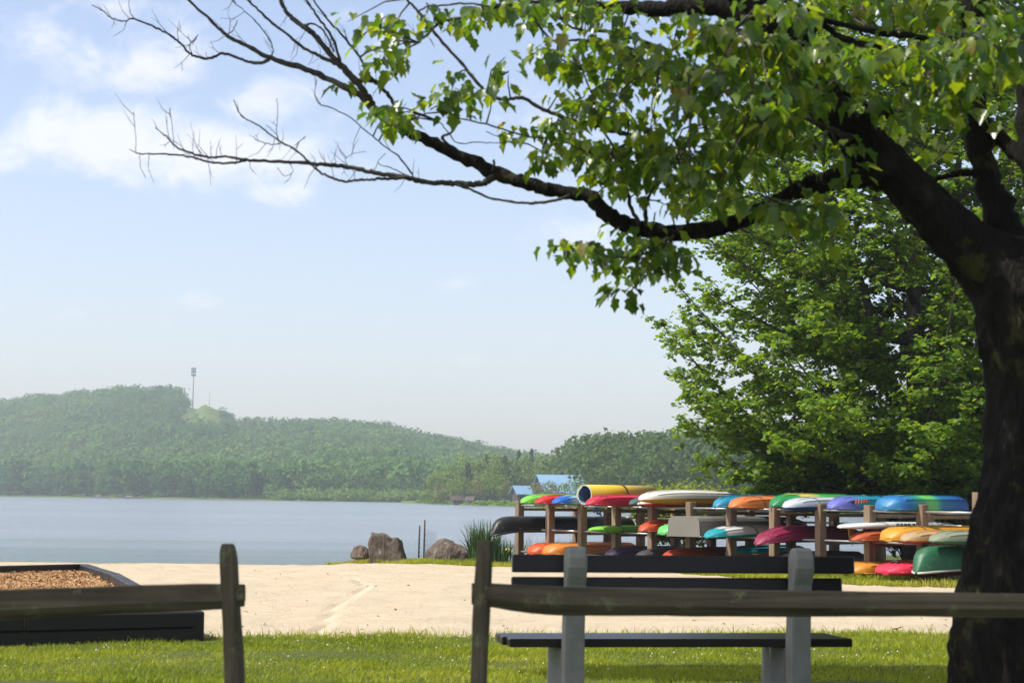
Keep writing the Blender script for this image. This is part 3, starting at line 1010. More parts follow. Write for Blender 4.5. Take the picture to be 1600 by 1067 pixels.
# ------------------------------------------------------------------ bench
mat_conc = plain('grey_concrete', (.27, .275, .26), .9, 14, .22, .4, .2)
t = NT('dark_bench_paint')
co = t.coord()
g_ = t.noise(t.mapping(co, (1.5, 30, 30)), 1.0, 5, .6)
wn_ = t.smooth(t.noise(t.mapping(co, (1, 5, 5)), 3, 5, .7), .6, .72)
mat_slat = t.done(t.principled(t.mix(t.math('MULTIPLY', wn_, .25), t.ramp(g_, [(.3, (.009, .0065, .006)), (.7, (.017, .012, .011))]), (.09, .07, .06)), .34, t.bump(g_, .25, .006), .35))
c0 = at(1075, 880, 9.5)
bench = empty('park_bench', (c0.x, c0.y, 0), R(7.5), 'dark-slatted park bench with grey concrete ends, seen from behind', 'bench')
ups = []
mat_bolt = plain('bolt_steel', (.3, .3, .3), .4, metal=.8)
for sx in (-1, 1):
    m = MB()
    # side profile of the rear upright (y, z), head rounded and rolled back
    prof = [(-.02, -.1), (.12, -.1), (.11, .40), (.075, .62), (.055, .72), (.04, .78), (.045, .84), (.04, .90), (.015, .938), (-.03, .955), (-.075, .94), (-.10, .90), (-.105, .85), (-.085, .80), (-.06, .76), (-.045, .68), (-.03, .45)]
    n = len(prof); hw, b = .051, .012
    vs = []
    for (x, ins) in ((-hw, b), (-hw + b, 0), (hw - b, 0), (hw, b)):
        cy = sum(p[0] for p in prof) / n
        for (y, z) in prof: vs.append((x, y + (cy - y) * ins * 6, z - ins * .4 * (z > .8)))
    fs = [(r_ * n + k, r_ * n + (k + 1) % n, (r_ + 1) * n + (k + 1) % n, (r_ + 1) * n + k) for r_ in range(3) for k in range(n)]
    fs += [tuple(range(n))[::-1], tuple(3 * n + k for k in range(n))]
    m.add([(x + sx * .605, y, z) for x, y, z in vs], fs)
    ups.append(m.build('upright', mat_conc, bench))
    m = MB()
    prof = [(.125, -.1), (.60, -.1), (.575, .10), (.56, .30), (.555, .418), (.115, .418)]
    n = len(prof)
    vs = [(sx * .605 + x, y, z) for x in (-.052, .052) for (y, z) in prof]
    m.add(vs, [(k, (k + 1) % n, n + (k + 1) % n, n + k) for k in range(n)] + [tuple(range(n))[::-1], tuple(n + k for k in range(n))])
    m.build('leg', mat_conc, bench)
for (zc, hgt, x0, x1, yc) in ((.862, .092, -.925, .925, .072), (.742, .10, -.925, .86, .085)):
    m = MB(); m.box(((x0 + x1) / 2, yc, zc), (x1 - x0, .045, hgt), Matrix.Rotation(R(-5), 3, 'X'), 0, .006)
    m.build('back_slat', mat_slat, bench)
for k, yc in enumerate((.17, .315, .46)):
    m = MB(); m.box((-.02 if k else .0, yc, .447), (1.86, .132, .045), None, 0, .006)
    m.build('seat_slat', mat_slat, bench)
for sx in (-1, 1):
    for (y, z) in ((.0465, .862), (.061, .742)):
        m = MB(); m.tube([(sx * .605, .10, z), (sx * .605, .112, z)], .009, 8); m.build('bolt', mat_bolt, ups[0 if sx < 0 else 1])

# ------------------------------------------------------------------ sandbox of dark timbers
mat_bed = plain('dark_recycled_board', (.012, .011, .012), .45, 3, .3, .15, .35)
t = NT('wood_chips')
co = t.coord()
vv = t.n('TexVoronoi', Vector=t.mapping(co, (1, 1.6, 1)), Scale=22.0)
ch = t.ramp(t.n('SeparateXYZ', Vector=vv.outputs[1]).outputs[0], [(.1, (.20, .105, .045)), (.5, (.34, .20, .095)), (.9, (.46, .31, .17))])
mat_chip = t.done(t.principled(ch, .95, t.bump(vv.outputs[0], .6, .03), .1))
top = lambda px, py: ground(px, py, .24)
ring = [top(305, 957), top(212, 914), top(180, 896), top(130, 881)]
bk = top(0, 884) - ring[-1]
far_l = ring[-1] + bk.normalized() * 5.0
g1, g0 = ground(305, 1001), ground(0, 1009)
fdir = (g0 - g1).normalized()
ring[0].x, ring[0].y = g1.x, g1.y
near_l = Vector((ring[0].x, ring[0].y, .24)) + fdir * 6.0
loop = [near_l] + ring + [far_l]
bed = empty('sandbox', (-5.5, 20, 0), 0, 'low dark timber sandbox filled with brown wood chips', 'sandbox')
segs = list(zip(loop, loop[1:] + loop[:1]))
for k, (a, b) in enumerate(segs):
    d = (b - a); L = d.length; rz = math.atan2(d.y, d.x)
    for c, zc in enumerate((.045, .178)):
        m = MB()
        nb = max(1, round(L / 1.9))
        for j in range(nb):
            f0, f1 = (j + (.3 * c if 0 < j else 0)) / nb, (j + 1 + (.3 * c if j + 1 < nb else 0)) / nb
            q0, q1 = a + d * f0, a + d * f1
            mid = (q0 + q1) / 2
            m.box((mid.x + 5.5 + random.uniform(-.006, .006), mid.y - 20, zc), ((q1 - q0).length - .012, .13, .13), Matrix.Rotation(rz, 3, 'Z'), 0, .012)
        m.build('timber', mat_bed, bed)
for p in loop[1:4]:
    m = MB(); m.box((p.x + 5.5, p.y - 20, .11), (.12, .12, .27), Matrix.Rotation(.4, 3, 'Z'), 0, .012)
    m.build('corner_post', mat_bed, bed)
# mulch bed
P2 = [(p.x, p.y) for p in loop]


def inside(x, y):
    c = np.zeros(np.shape(x), bool)
    for (x0, y0), (x1, y1) in zip(P2, P2[1:] + P2[:1]):
        c ^= ((y0 > y) != (y1 > y)) & (x < (x1 - x0) * (y - y0) / (y1 - y0 + 1e-12) + x0)
    return c


cxm, cym = sum(p[0] for p in P2) / 6, sum(p[1] for p in P2) / 6
def mulch_z(x, y): return .135 + .05 * (vnoise(x, y, 1.1, 61) - .5) + .03 * (vnoise(x, y, .3, 62) - .5)


m = MB()
V, F, rows_ = [], [], 46
N = 60
edge_pts = []
for k, (a, b) in enumerate(segs):
    for j in range(10): edge_pts.append(a + (b - a) * j / 10)
ne_ = len(edge_pts)
for r_ in range(rows_):
    f = 1 - r_ / rows_
    for p in edge_pts:
        x, y = cxm + (p.x - cxm) * f, cym + (p.y - cym) * f
        V.append((x + 5.5, y - 20, float(mulch_z(x, y))))
V.append((cxm + 5.5, cym - 20, float(mulch_z(cxm, cym))))
for r_ in range(rows_ - 1):
    for k in range(ne_): F.append((r_ * ne_ + k, r_ * ne_ + (k + 1) % ne_, (r_ + 1) * ne_ + (k + 1) % ne_, (r_ + 1) * ne_ + k))
for k in range(ne_): F.append(((rows_ - 1) * ne_ + k, (rows_ - 1) * ne_ + (k + 1) % ne_, rows_ * ne_))
m.add(V, F, 0, True)
m.build('wood_chips', mat_chip, bed)
n = 60000
x = RNG.uniform(-8.5, -2.5, n); y = RNG.uniform(14, 26, n)
k = inside(x, y); x, y = x[k], y[k]; n = len(x)
z = mulch_z(x, y) + .012
a = RNG.uniform(0, 2 * pi, n); L = RNG.uniform(.008, .024, n); wd = RNG.uniform(.003, .009, n); tl = RNG.uniform(-.9, .9, n)
dx = np.stack([np.cos(a), np.sin(a), tl], 1) * L[:, None]; dy = np.stack([-np.sin(a), np.cos(a), RNG.uniform(-.8, .8, n)], 1) * wd[:, None]
c = np.stack([x + 5.5, y - 20, z], 1)
V = np.stack([c - dx - dy, c + dx - dy, c + dx + dy, c - dx + dy], 1).reshape(-1, 3)
mat_chip2 = leafmat('loose_chips', [(0, (.24, .13, .06)), (.5, (.36, .22, .11)), (1, (.47, .32, .18))], .0, .9, .1)
o = link_mesh('loose_chips', np_mesh('loose_chips', V, np.arange(len(V)).reshape(-1, 4)), mat_chip2, bed)
tag(o, kind='stuff')

# ------------------------------------------------------------------ rocks, stakes, reeds
t = NT('brown_rock')
co = t.coord()
n1_ = t.noise(co, 2.2, 8, .65); n2_ = t.noise(t.mapping(co, (3, 3, .7)), 3.0, 6, .65)
lic = t.smooth(t.noise(co, 5.5, 6, .7), .58, .68)
c_ = t.mix(t.math('MULTIPLY', lic, .6), t.ramp(n1_, [(.25, (.085, .07, .058)), (.5, (.17, .135, .11)), (.8, (.27, .215, .175))]), (.36, .34, .31))
mat_rock = t.done(t.principled(c_, .92, t.bump(t.math('ADD', n1_, t.math('MULTIPLY', n2_, 1.6)), 1.0, .12), .2))
mat_rock2 = mat_rock


def rock(px0, px1, ytop, ybase, Y, label, seed, cuts=(), lean=0.0, amp=.16, squash=1.0, boxy=1.0):
    c = at((px0 + px1) / 2, ybase, Y)
    wd = (px1 - px0) / FPX * Y; ht = (ybase - ytop) / FPX * Y
    bm = __import__('bmesh').new()
    __import__('bmesh').ops.create_icosphere(bm, subdivisions=5, radius=1)
    for v in bm.verts:
        p = Vector([math.copysign(abs(c_) ** boxy, c_) for c_ in v.co])
        for (nx_, ny_, nz_, dd) in cuts:
            nn = Vector((nx_, ny_, nz_)).normalized()
            e = p.dot(nn) - dd
            if e > 0: p -= nn * e * .93
        q = p * 1.5 + Vector((seed, seed * .3, 0))
        k = 1 + amp * mnoise.noise(q) + amp * .55 * mnoise.noise(q * 2.3) + amp * .22 * mnoise.noise(q * 6) + amp * .1 * mnoise.noise(q * 15)
        p *= k
        v.co = Vector((p.x * wd / 2 + lean * p.z * wd / 2, p.y * wd * .42 * squash, p.z * ht * (1 if p.z > 0 else .3)))
    zmx = max(v.co.z for v in bm.verts)
    xs_ = [v.co.x for v in bm.verts]
    k = ht / zmx; kx = wd / (max(xs_) - min(xs_)); ox = -(max(xs_) + min(xs_)) / 2
    for v in bm.verts: v.co.z *= k; v.co.x = (v.co.x + ox) * kx
    me = D.meshes.new('rock'); bm.to_mesh(me); bm.free()
    o = link_mesh('boulder', me, mat_rock, None, True, (c.x, c.y, c.z))
    return tag(o, label, 'boulder')


rock(547, 578, 851, 869, 38.6, 'small rounded boulder at the water edge, leftmost of the rocks', 2.0)
rock(572, 592, 848, 874, 38.9, 'smallest rock wedged between the round boulder and the tall slab', 5.5)
rock(576, 645, 832, 876, 38.4, 'tall upright slab-like boulder with a slanting furrowed side', 9.1, [(.12, 0, 1, .60), (.93, -.1, .40, .66), (.1, -1, .25, .7), (-1, 0, .1, .8)], -.08, .15, 1.0, .72)
rock(663, 738, 841, 875, 38.0, 'low domed brown boulder beside the iris clump', 14.2, [(.5, -.2, .85, .8)], 0, .13)
mat_iron = plain('rusty_iron', (.05, .035, .028), .8, 20, .4)
for i, (px, py, lab) in enumerate([(654, 821, 'shorter rusty iron stake standing by the domed boulder'), (662, 812, 'taller rusty iron stake carrying a strip of wire netting')]):
    b = at(px, 877, 38.6); tp = at(px + .5, py, 38.6)
    st = empty('iron_stake', b, 0, lab, 'stake')
    m = MB()
    h_ = tp.z - b.z
    m.tube([(0, 0, -.2), (.004, 0, h_ * .5), (.012, 0, h_)], .017, 6)
    for k in range(7): m.box((.028, 0, h_ * (.15 + .12 * k)), (.03, .012, .012))
    m.build('pole', mat_iron, st)
    if i:
        m = MB()
        for k in range(9): m.tube([(.03 + .028 * k, .01 * (k % 2), 0), (.03 + .028 * k, .02, h_ * .72)], .0022, 3, caps=False)
        for k in range(13): m.tube([(.02, .01, h_ * .06 * k), (.27, .015, h_ * .06 * k)], .0022, 3, caps=False)
        m.build('wire_netting', plain('wire', (.25, .25, .24), .5, metal=.6), st)


def clump(px, py, Y, hmax, n, spread, label, mat, flowers=0, name='iris_clump', wide=.035, rad=.16):
    b = at(px, py, Y)
    root = empty(name, b, 0, label, 'plant')
    V, F = [], []
    for i in range(n):
        a = random.uniform(0, 2 * pi); r0 = rad * math.sqrt(random.random())
        h_ = hmax * random.uniform(.45, 1.0); ln = spread * random.random() ** 1.3
        bx, by = r0 * cos(a), r0 * sin(a)
        ta = a + random.uniform(-.7, .7)
        px_, py_ = -sin(ta + random.uniform(-.9, .9)), cos(ta)
        wv = wide * random.uniform(.6, 1)
        o = len(V)
        for k in range(6):
            f = k / 5
            c = Vector((bx + cos(ta) * ln * f ** 2, by + sin(ta) * ln * f ** 2, -.1 + (h_ + .1) * (f - .22 * (ln / hmax) * f ** 3)))
            w_ = wv * (1 - f ** 2.2) / 2 + .001
            V += [(c.x - px_ * w_, c.y - py_ * w_, c.z), (c.x + px_ * w_, c.y + py_ * w_, c.z)]
        F += [(o + 2 * k, o + 2 * k + 1, o + 2 * k + 3, o + 2 * k + 2) for k in range(5)]
    link_mesh('leaves', np_mesh('leaves', np.array(V), np.array(F)), mat, root)
    for i in range(flowers):
        m = MB()
        c = Vector((.12 + random.uniform(-.05, .05), -.2, hmax * random.uniform(.25, .38)))
        for k in range(6):
            a = k * pi / 3
            m.add([c, c + Vector((cos(a) * .045 - sin(a) * .02, sin(a) * .045 + cos(a) * .02, .03)), c + Vector((cos(a) * .07, sin(a) * .07, -.01)), c + Vector((cos(a) * .045 + sin(a) * .02, sin(a) * .045 - cos(a) * .02, .03))], [(0, 1, 2, 3)])
        m.build('flower', plain('yellow_petal', (.75, .5, .04), .6), root)
    return root


mat_iris = leafmat('iris_leaf', [(0, (.03, .07, .022)), (.5, (.05, .105, .03)), (1, (.085, .15, .05))], .25, .4, .4)
mat_reed = leafmat('reed_leaf', [(0, (.07, .10, .04)), (.5, (.12, .15, .07)), (1, (.20, .21, .12))], .3, .6, .3)
clump(756, 872, 37.6, .88, 260, .38, 'tall dark clump of sword-leaved yellow iris by the domed boulder', mat_iris, 2, rad=.3)
clump(782, 872, 37.4, .5, 70, .3, 'low side tuft of iris leaves leaning from the tall clump', mat_iris, 1, rad=.2)
clump(808, 866, 38.6, .42, 60, .3, 'small tuft of sedge by the leftmost rack post', mat_reed, name='sedge_tuft', wide=.02)
for i, (px, py, hh_) in enumerate([(838, 866, .42), (868, 866, .36), (893, 866, .40), (922, 867, .34), (950, 867, .42), (976, 868, .38)]):
    c = clump(px, py, 39.6 + .15 * (i % 2), hh_, 55, .22, 'thin marsh sedge at the water seen between the rack posts', mat_reed, name='sedge_tuft', wide=.016, rad=.3)
    c['group'] = 'marsh sedge behind the rack'


def bush(px0, px1, ytop, ybase, Y, n, label, mat, leaf=.07, name='bush', seed=1):
    rng = np.random.default_rng(seed)
    b = at((px0 + px1) / 2, ybase, Y)
    wd = (px1 - px0) / FPX * Y / 2; ht = (ybase - ytop) / FPX * Y
    root = empty(name, b, 0, label, 'bush')
    m = MB(); tips = []
    for k in range(44):
        a = rng.uniform(0, 6.28); r = wd * rng.uniform(.2, .95); z = ht * rng.uniform(.55, 1) * (1 - .22 * (r / wd) ** 2)
        tip = Vector((cos(a) * r, sin(a) * r * .7, z))
        m.tube([(cos(a) * .1, sin(a) * .1, -.1), tip * .5 + Vector((0, 0, .1)), tip], [.018, .010, .003], 5)
        tips.append((Vector((cos(a) * .1, sin(a) * .1, .1)), tip))
    m.build('stem', mat_stem, root)
    V = []
    tp = np.array([t_[1] for t_ in tips]); bs = np.array([t_[0] for t_ in tips])
    k = rng.integers(0, len(tips), n); f = rng.uniform(.35, 1.05, n)
    c = bs[k] + (tp[k] - bs[k]) * f[:, None] + rng.normal(size=(n, 3)) * .11
    V = leaf_quads(c, rng, leaf)
    link_mesh('foliage', np_mesh('foliage', V.reshape(-1, 3), np.arange(V.shape[0] * 4).reshape(-1, 4)), mat, root)
    return root


def leaf_quads(c, rng, size, down=.35):
    n = len(c)
    an = rng.uniform(0, 2 * pi, n)
    d = np.stack([np.cos(an), np.sin(an), rng.uniform(-1.1, .35, n) * down * 2], 1); d /= np.linalg.norm(d, axis=1)[:, None]
    up = np.stack([rng.normal(size=n) * .45, rng.normal(size=n) * .45, np.ones(n)], 1)
    s = np.cross(d, up); s /= np.linalg.norm(s, axis=1)[:, None]
    L = size * rng.uniform(.65, 1.25, n)[:, None]
    nrm = np.cross(s, d)
    return np.stack([c, c + d * L * .55 + s * L * .46 + nrm * L * .10, c + d * L, c + d * L * .55 - s * L * .46 + nrm * L * .10], 1)


mat_sunbush = leafmat('sunny_shrub_leaf', [(0, (.10, .15, .022)), (.5, (.17, .22, .03)), (1, (.28, .31, .05))], .42, .5, .3)
bush(982, 1150, 762, 862, 39.0, 24000, 'sunlit yellow-green shrub behind the middle of the rack', mat_sunbush, .085, seed=4)
bush(1360, 1480, 792, 872, 35.5, 4500, 'dark shrub at the water behind the right end of the rack', leafmat('dark_shrub_leaf', [(0, (.02, .035, .015)), (1, (.05, .075, .025))], .25, .5, .3), .075, seed=9)
# ------------------------------------------------------------------ the boat rack
PR = at(1529, 786, 26.4); PL = at(812, 780, 37.0)
PR.z = PL.z = 0
BD = Vector((.70, .714, 0)).normalized()           # the way the boats lie
BW = Vector((-BD.y, BD.x, 0))
DEPTH = 1.75
def rp(s, t=0.0, z=0.0):
    p = PR + (PL - PR) * (s / 11) + BD * t
    return Vector((p.x, p.y, z))


def solve_s(px, t, z):
    lo, hi = -6.0, 18.0
    for _ in range(50):
        m_ = (lo + hi) / 2
        if proj(rp(m_, t, z))[0] > px: lo = m_
        else: hi = m_
    return (lo + hi) / 2


t = NT('rack_timber')
co = t.coord()
g_ = t.noise(t.mapping(co, (22, 22, 1.4)), 1.0, 6, .6, .5)
c_ = t.mix(1.0, t.ramp(g_, [(.3, (.165, .118, .083)), (.7, (.31, .225, .16))]), t.ramp(t.noise(co, 1.3, 3, .5), [(.3, .75), (.7, 1.05)]), 'MULTIPLY')
mat_rack = t.done(t.principled(c_, .85, t.bump(g_, .4, .01), .2))
mat_pipe = plain('galvanised_pipe', (.45, .46, .46), .4, 10, .2, metal=.6)
ROT = Matrix.Rotation(math.atan2((PL - PR).y, (PL - PR).x), 3, 'Z')
org = (PR + PL) / 2 + BD * (DEPTH / 2)
rack = empty('boat_rack', (org.x, org.y, 0), 0, 'long timber rack of square posts and pipe rails holding kayaks and canoes', 'boat rack')
for i in range(12):
    for j, tt in enumerate((0, DEPTH)):
        p = rp(i, tt) - org
        ztop = 1.36 if (i == 0 and j == 0) else 1.165 + random.uniform(-.012, .012)
        if j: ztop = 1.03
        m = MB(); m.box((0, 0, (ztop - .35) / 2), (.14, .14, ztop + .35), ROT, 0, .008)
        m.build('post', mat_rack, rack, (p.x, p.y, 0))
    for zc in (.53, .98):
        a, b = rp(i, .075) - org, rp(i, DEPTH - .075) - org
        m = MB(); m.box(((a.x + b.x) / 2, (a.y + b.y) / 2, zc), ((b - a).length, .04, .055), Matrix.Rotation(math.atan2(BD.y, BD.x), 3, 'Z'), 0, .004)
        m.build('crossbeam', mat_rack, rack)
for zc in (.12, .575, .86, 1.06):
    for j, tt in enumerate((0, DEPTH)):
        if zc == .86 and not j: continue
        m = MB()
        z = zc - (.0 if not j else .03)
        off = -.0
        for i in range(11):
            a, b = rp(i, tt, z) - org, rp(i + 1, tt, z) - org
            d = (b - a).normalized() * .07
            m.tube([a + d, b - d], .018, 8, 0)
        m.build('rail', mat_pipe, rack)

# ------------------------------------------------------------------ boats
def mat_hull(name, stops, L, rough=.33, interp='LINEAR', spec=.5, scuff=.45):
    """colours along the boat (0 = the near end), with scuffs"""
    t = NT(name)
    co = t.coord()
    x = t.n('SeparateXYZ', Vector=co).outputs[0]
    f = t.math('ADD', t.math('DIVIDE', x, L), t.math('MULTIPLY', t.math('SUBTRACT', t.noise(t.mapping(co, (1, 2.5, 2.5)), 2.2, 5, .6), .5), .16))
    c = t.ramp(f, stops, interp) if len(stops) > 1 else (*stops[0][1], 1)
    n = t.noise(t.mapping(co, (1, 5, 5)), 4, 7, .7)
    c = t.mix(t.math('MULTIPLY', t.smooth(n, .55, .75), scuff), c, (.30, .29, .27))
    c = t.mix(1.0, c, t.ramp(t.noise(co, 1.5, 4, .6), [(.3, .80), (.7, 1.0)]), 'MULTIPLY')
    r = t.ramp(n, [(.3, rough - .08), (.75, rough + .2)])
    return t.done(t.principled(c, r, t.bump(n, .12, .01), spec))


def hull_ring(kind, f, W, H, dk, droop, side, n=9, stem=.0):
    """one half section (side +1 the hull above the gunwale, -1 the deck below) at f in -1..1"""
    a = abs(f)
    if kind == 'kayak':
        w = W / 2 * max(.0, 1 - a ** 3.2) ** .62 + .03
        zg = dk - droop * a ** 3
        hh = H * (max(0.0, 1 - a ** 4.6) ** .56 * .93 + .07)
        dd = dk * (1 - .75 * a * a)
        ex = 2.9
    elif kind == 'blunt':
        w = W / 2 * max(.0, 1 - a ** 5) ** .5 + .06
        zg = dk - droop * a ** 3
        hh = H * (max(0.0, 1 - a ** 8) ** .5 * .8 + .2)
        dd = dk * (1 - .5 * a * a)
        ex = 3.2
    elif kind == 'canoe':
        w = W / 2 * max(.0, 1 - a ** 2.6) ** .7 + .02
        zg = -droop * a ** 4
        hh = (H - zg) * (max(0.0, 1 - max(0, (a - .72) / .28) ** 2.6) ** .5) if a > .72 else (H - zg)
        hh = max(hh, .02)
        dd = .03
        ex = 3.0
    elif kind == 'board':
        w = W / 2 * max(.0, 1 - a ** 2.8) ** .62 + .01
        zg = H * .5 + (-droop) * a ** 3
        hh = H * .5 * (1 - .75 * a ** 4); dd = hh
        ex = 3.5
    else:  # jon boat, square at the near end
        w = W / 2 * (.86 + .14 * min(1, (f + 1) / .5) if f < .3 else max(.0, 1 - ((f - .3) / .75) ** 2.4))
        zg = 0 - (0 if f < .4 else droop * ((f - .4) / .6) ** 2)
        hh = H * (1 if f < .3 else 1 - .45 * ((f - .3) / .7) ** 2); dd = .02
        ex = 9
    out = []
    for k in range(n):
        th = pi * k / (n - 1)
        c_, s_ = cos(th), sin(th)
        y = w * (abs(c_) ** (2 / ex)) * (1 if c_ > 0 else -1)
        if kind == 'jon': y *= 1 - .18 * s_
        z = s_ ** (2 / ex) * (hh if side > 0 else -dd)
        out.append((y, zg + z))
    return out


def boat(name, cat, label, px, ytop, ybot, tier_t, L, W, kind, hull, deck=None, dkf=.17, droop=.0, strap=None, yaw=0, lift=0.0, group=None, handle=False, interp='LINEAR', rough=.42, gunwale=None, sec=30, keel=False, spec=.32):
    z0 = .6
    s = solve_s(px, tier_t, z0)
    nose = rp(s, tier_t)
    Y = nose.y
    z_top = at(px, ytop, Y).z; z_bot = at(px, ybot, Y).z
    HT = (z_top - z_bot) * 1.0
    rz = math.atan2(BD.y, BD.x) + R(yaw)
    root = empty(name, (nose.x, nose.y, z_bot), rz, label, cat, group)
    dk = HT * dkf if kind in ('kayak', 'blunt') else (0.0)
    H = HT - dk
    fs_ = [-1 + 2 * (i / (sec - 1)) for i in range(sec)]
    fs_ = [math.copysign(abs(f) ** .75, f) for f in fs_] if kind != 'jon' else fs_
    n = 11

    def shell(side):
        m = MB(); V = []; F = []
        for f in fs_:
            for (y, z) in hull_ring(kind, f, W, H, dk, droop, side, n): V.append(((f + 1) / 2 * L, y, z))
        for i in range(sec - 1):
            for k in range(n - 1):
                q = (i * n + k, i * n + k + 1, (i + 1) * n + k + 1, (i + 1) * n + k)
                F.append(q if side > 0 else q[::-1])
        F.append(tuple(range(n))[::-1] if side > 0 else tuple(range(n)))
        F.append(tuple((sec - 1) * n + k for k in range(n)) if side > 0 else tuple((sec - 1) * n + k for k in range(n))[::-1])
        m.add(V, F[:-2], 0, kind != 'jon'); m.add(V, F[-2:], 0, False)
        return m
    hm_ = mat_hull(name + '_hull', hull, L, rough, interp, spec)
    dm_ = hm_ if deck is None else mat_hull(name + '_deck', deck, L, rough, interp, spec)
    ho = shell(1).build('hull', hm_, root)
    if kind != 'canoe' and kind != 'jon': shell(-1).build('deck', dm_, root)
    if kind in ('kayak', 'blunt') :
        # the gunwale seam stands a little proud
        m = MB()
        for sg in (0, n - 1):
            P = []
            for f in fs_[1:-1]:
                y, z = hull_ring(kind, f, W, H, dk, droop, 1, n)[sg]
                P.append(((f + 1) / 2 * L, y * 1.005, z))
            m.tube(P, .009, 5)
        m.build('seam', dm_, ho)
    if kind in ('canoe', 'jon'):
        gm = plain(name + '_gunwale', gunwale or (.25, .25, .25), .4)
        m = MB()
        for sg in (0, n - 1):
            P = []
            for f in fs_:
                y, z = hull_ring(kind, f, W, H, dk, droop, 1, n)[sg]
                P.append(((f + 1) / 2 * L, y * 1.01, z))
            m.tube(P, .017, 6)
        m.build('gunwale', gm, root)
        m = MB()
        for f in (-.45, .4):
            y, z = hull_ring(kind, f, W, H, dk, droop, 1, n)[0]
            m.box(((f + 1) / 2 * L, 0, z + .03), (.22, 2 * y - .03, .025), None, 0, .005)
        m.build('seat', gm, root)
    if kind in ('kayak', 'blunt'):
        m = MB()
        for q in (2, 4, n - 5, n - 3):
            P = []
            for f in fs_[3:-3]:
                y, z = hull_ring(kind, f, W, H, dk, droop, 1, n)[q]
                P.append(((f + 1) / 2 * L, y, z))
            m.tube(P, .010, 6)
        m.build('strake', hm_, ho)
    if keel:
        m = MB(); P = []
        for f in fs_[2:-2]:
            pr = hull_ring(kind, f, W, H, dk, droop, 1, n)
            P.append(((f + 1) / 2 * L, 0, pr[n // 2][1] + .004))
        m.tube(P, .012, 5); m.build('keel', hm_, ho)
    if strap:
        m = MB()
        for fr in (strap if isinstance(strap, (list, tuple)) else [strap]):
            for side in (1, -1):
                if kind == 'canoe' and side < 0: continue
                P = [((fr * L) + .05 * (k / (n - 1)), y * 1.012, z + (.004 if side > 0 else -.004)) for k, (y, z) in enumerate(hull_ring(kind, fr * 2 - 1, W, H, dk, droop, side, n))]
                m.tube(P, .009, 5)
        m.build('strap', mat_black, root)
    if handle:
        m = MB()
        y, z = .0, hull_ring(kind, -.8, W, H, dk, droop, 1, n)[n // 2][1]
        m.tube([(.09 * L, -.07, z + .012), (.095 * L, 0, z + .035), (.09 * L, .07, z + .012)], .018, 6)
        m.build('handle', mat_black, root)
    else:
        m = MB()
        pr = hull_ring(kind, -.97, W, H, dk, droop, 1, n)
        m.tube([(.012 * L, 0, pr[0][1] - .005), (-.02, 0, pr[0][1] - .03), (-.025, .0, pr[0][1] - .06), (-.02, .0, pr[0][1] - .085)], .006, 4)
        if kind in ('kayak',): m.build('toggle', mat_black, root)
    return root


mat_black = plain('black_webbing', (.012, .012, .012), .7)
K = 'kayaks and canoes on the rack'
green, red, blue = (.10, .42, .05), (.52, .022, .028), (.01, .09, .40)
# ---- top tier
boat('kayak', 'kayak', 'lime green upturned kayak at the far end of the top tier', 815, 771, 788, -.55, 2.7, .52, 'kayak', [(0, (.14, .46, .05)), (.5, (.22, .55, .08)), (1, green)], group=K)
boat('kayak', 'kayak', 'bright red upturned kayak between the lime green and the blue one, top tier', 838, 772, 788.5, -.6, 2.7, .52, 'kayak', [(0, red), (1, (.45, .02, .03))], group=K)
boat('kayak', 'kayak', 'blue upturned kayak with a pale swirl, beside the rolled yellow mat', 865, 772, 789, -.62, 2.7, .54, 'kayak', [(0, blue), (.09, (.01, .10, .42)), (.16, (.25, .42, .62)), (.24, (.02, .13, .42)), (.4, (.01, .05, .28)), (1, blue)], group=K)
boat('kayak', 'kayak', 'crimson upturned kayak lying in front of the rolled yellow mat', 918, 772, 791, -1.0, 2.7, .52, 'kayak', [(0, (.45, .018, .05)), (1, (.50, .02, .06))], strap=.12, group=K)
boat('kayak', 'kayak', 'dark teal-green kayak nose peeping between the crimson and white kayaks', 985, 775, 790, -.5, 2.5, .40, 'kayak', [(0, (.03, .10, .10)), (1, (.02, .07, .08))], group=K)
boat('kayak', 'kayak', 'slim white and red kayak tucked under the white and orange one', 998, 781, 792, -.62, 2.3, .34, 'kayak', [(0, (.62, .6, .58)), (.3, (.6, .55, .54)), (.5, (.5, .05, .06)), (1, (.45, .02, .03))], [(0, (.5, .03, .04)), (1, (.45, .02, .03))], .42, group=K)
boat('kayak', 'kayak', 'large white-hulled kayak with an orange deck, top tier', 1001, 765, 789, -.95, 3.0, .60, 'kayak', [(0, (.66, .64, .60)), (1, (.64, .62, .60))], [(0, (.52, .22, .02)), (1, (.50, .22, .025))], .46, .03, group=K, keel=True)
boat('kayak', 'kayak', 'teal blue upturned kayak behind the orange one on the top tier', 1118, 773, 795, -.6, 2.5, .52, 'kayak', [(0, (.015, .20, .33)), (1, (.01, .16, .28))], group=K, keel=True)
boat('kayak', 'kayak', 'burnt orange upturned kayak on the top tier next to the teal blue one', 1143, 774, 796, -.6, 2.6, .56, 'kayak', [(0, (.52, .15, .04)), (.3, (.55, .18, .06)), (1, (.50, .12, .03))], strap=.2, group=K)
boat('kayak', 'kayak', 'green upturned kayak with a yellow patch on the top tier', 1207, 770, 795, -.55, 2.5, .54, 'kayak', [(0, (.012, .17, .06)), (.17, (.02, .25, .07)), (.22, (.55, .47, .10)), (.34, (.5, .42, .09)), (.42, (.04, .36, .06)), (1, (.03, .32, .06))], group=K)
boat('kayak', 'kayak', 'pale grey kayak with a dark blue deck and a thin black strap, top tier', 1228, 775.5, 801, -.62, 2.7, .58, 'kayak', [(0, (.40, .45, .50)), (1, (.42, .46, .52))], [(0, (.01, .05, .17)), (1, (.01, .06, .20))], .4, .02, strap=.19, group=K)
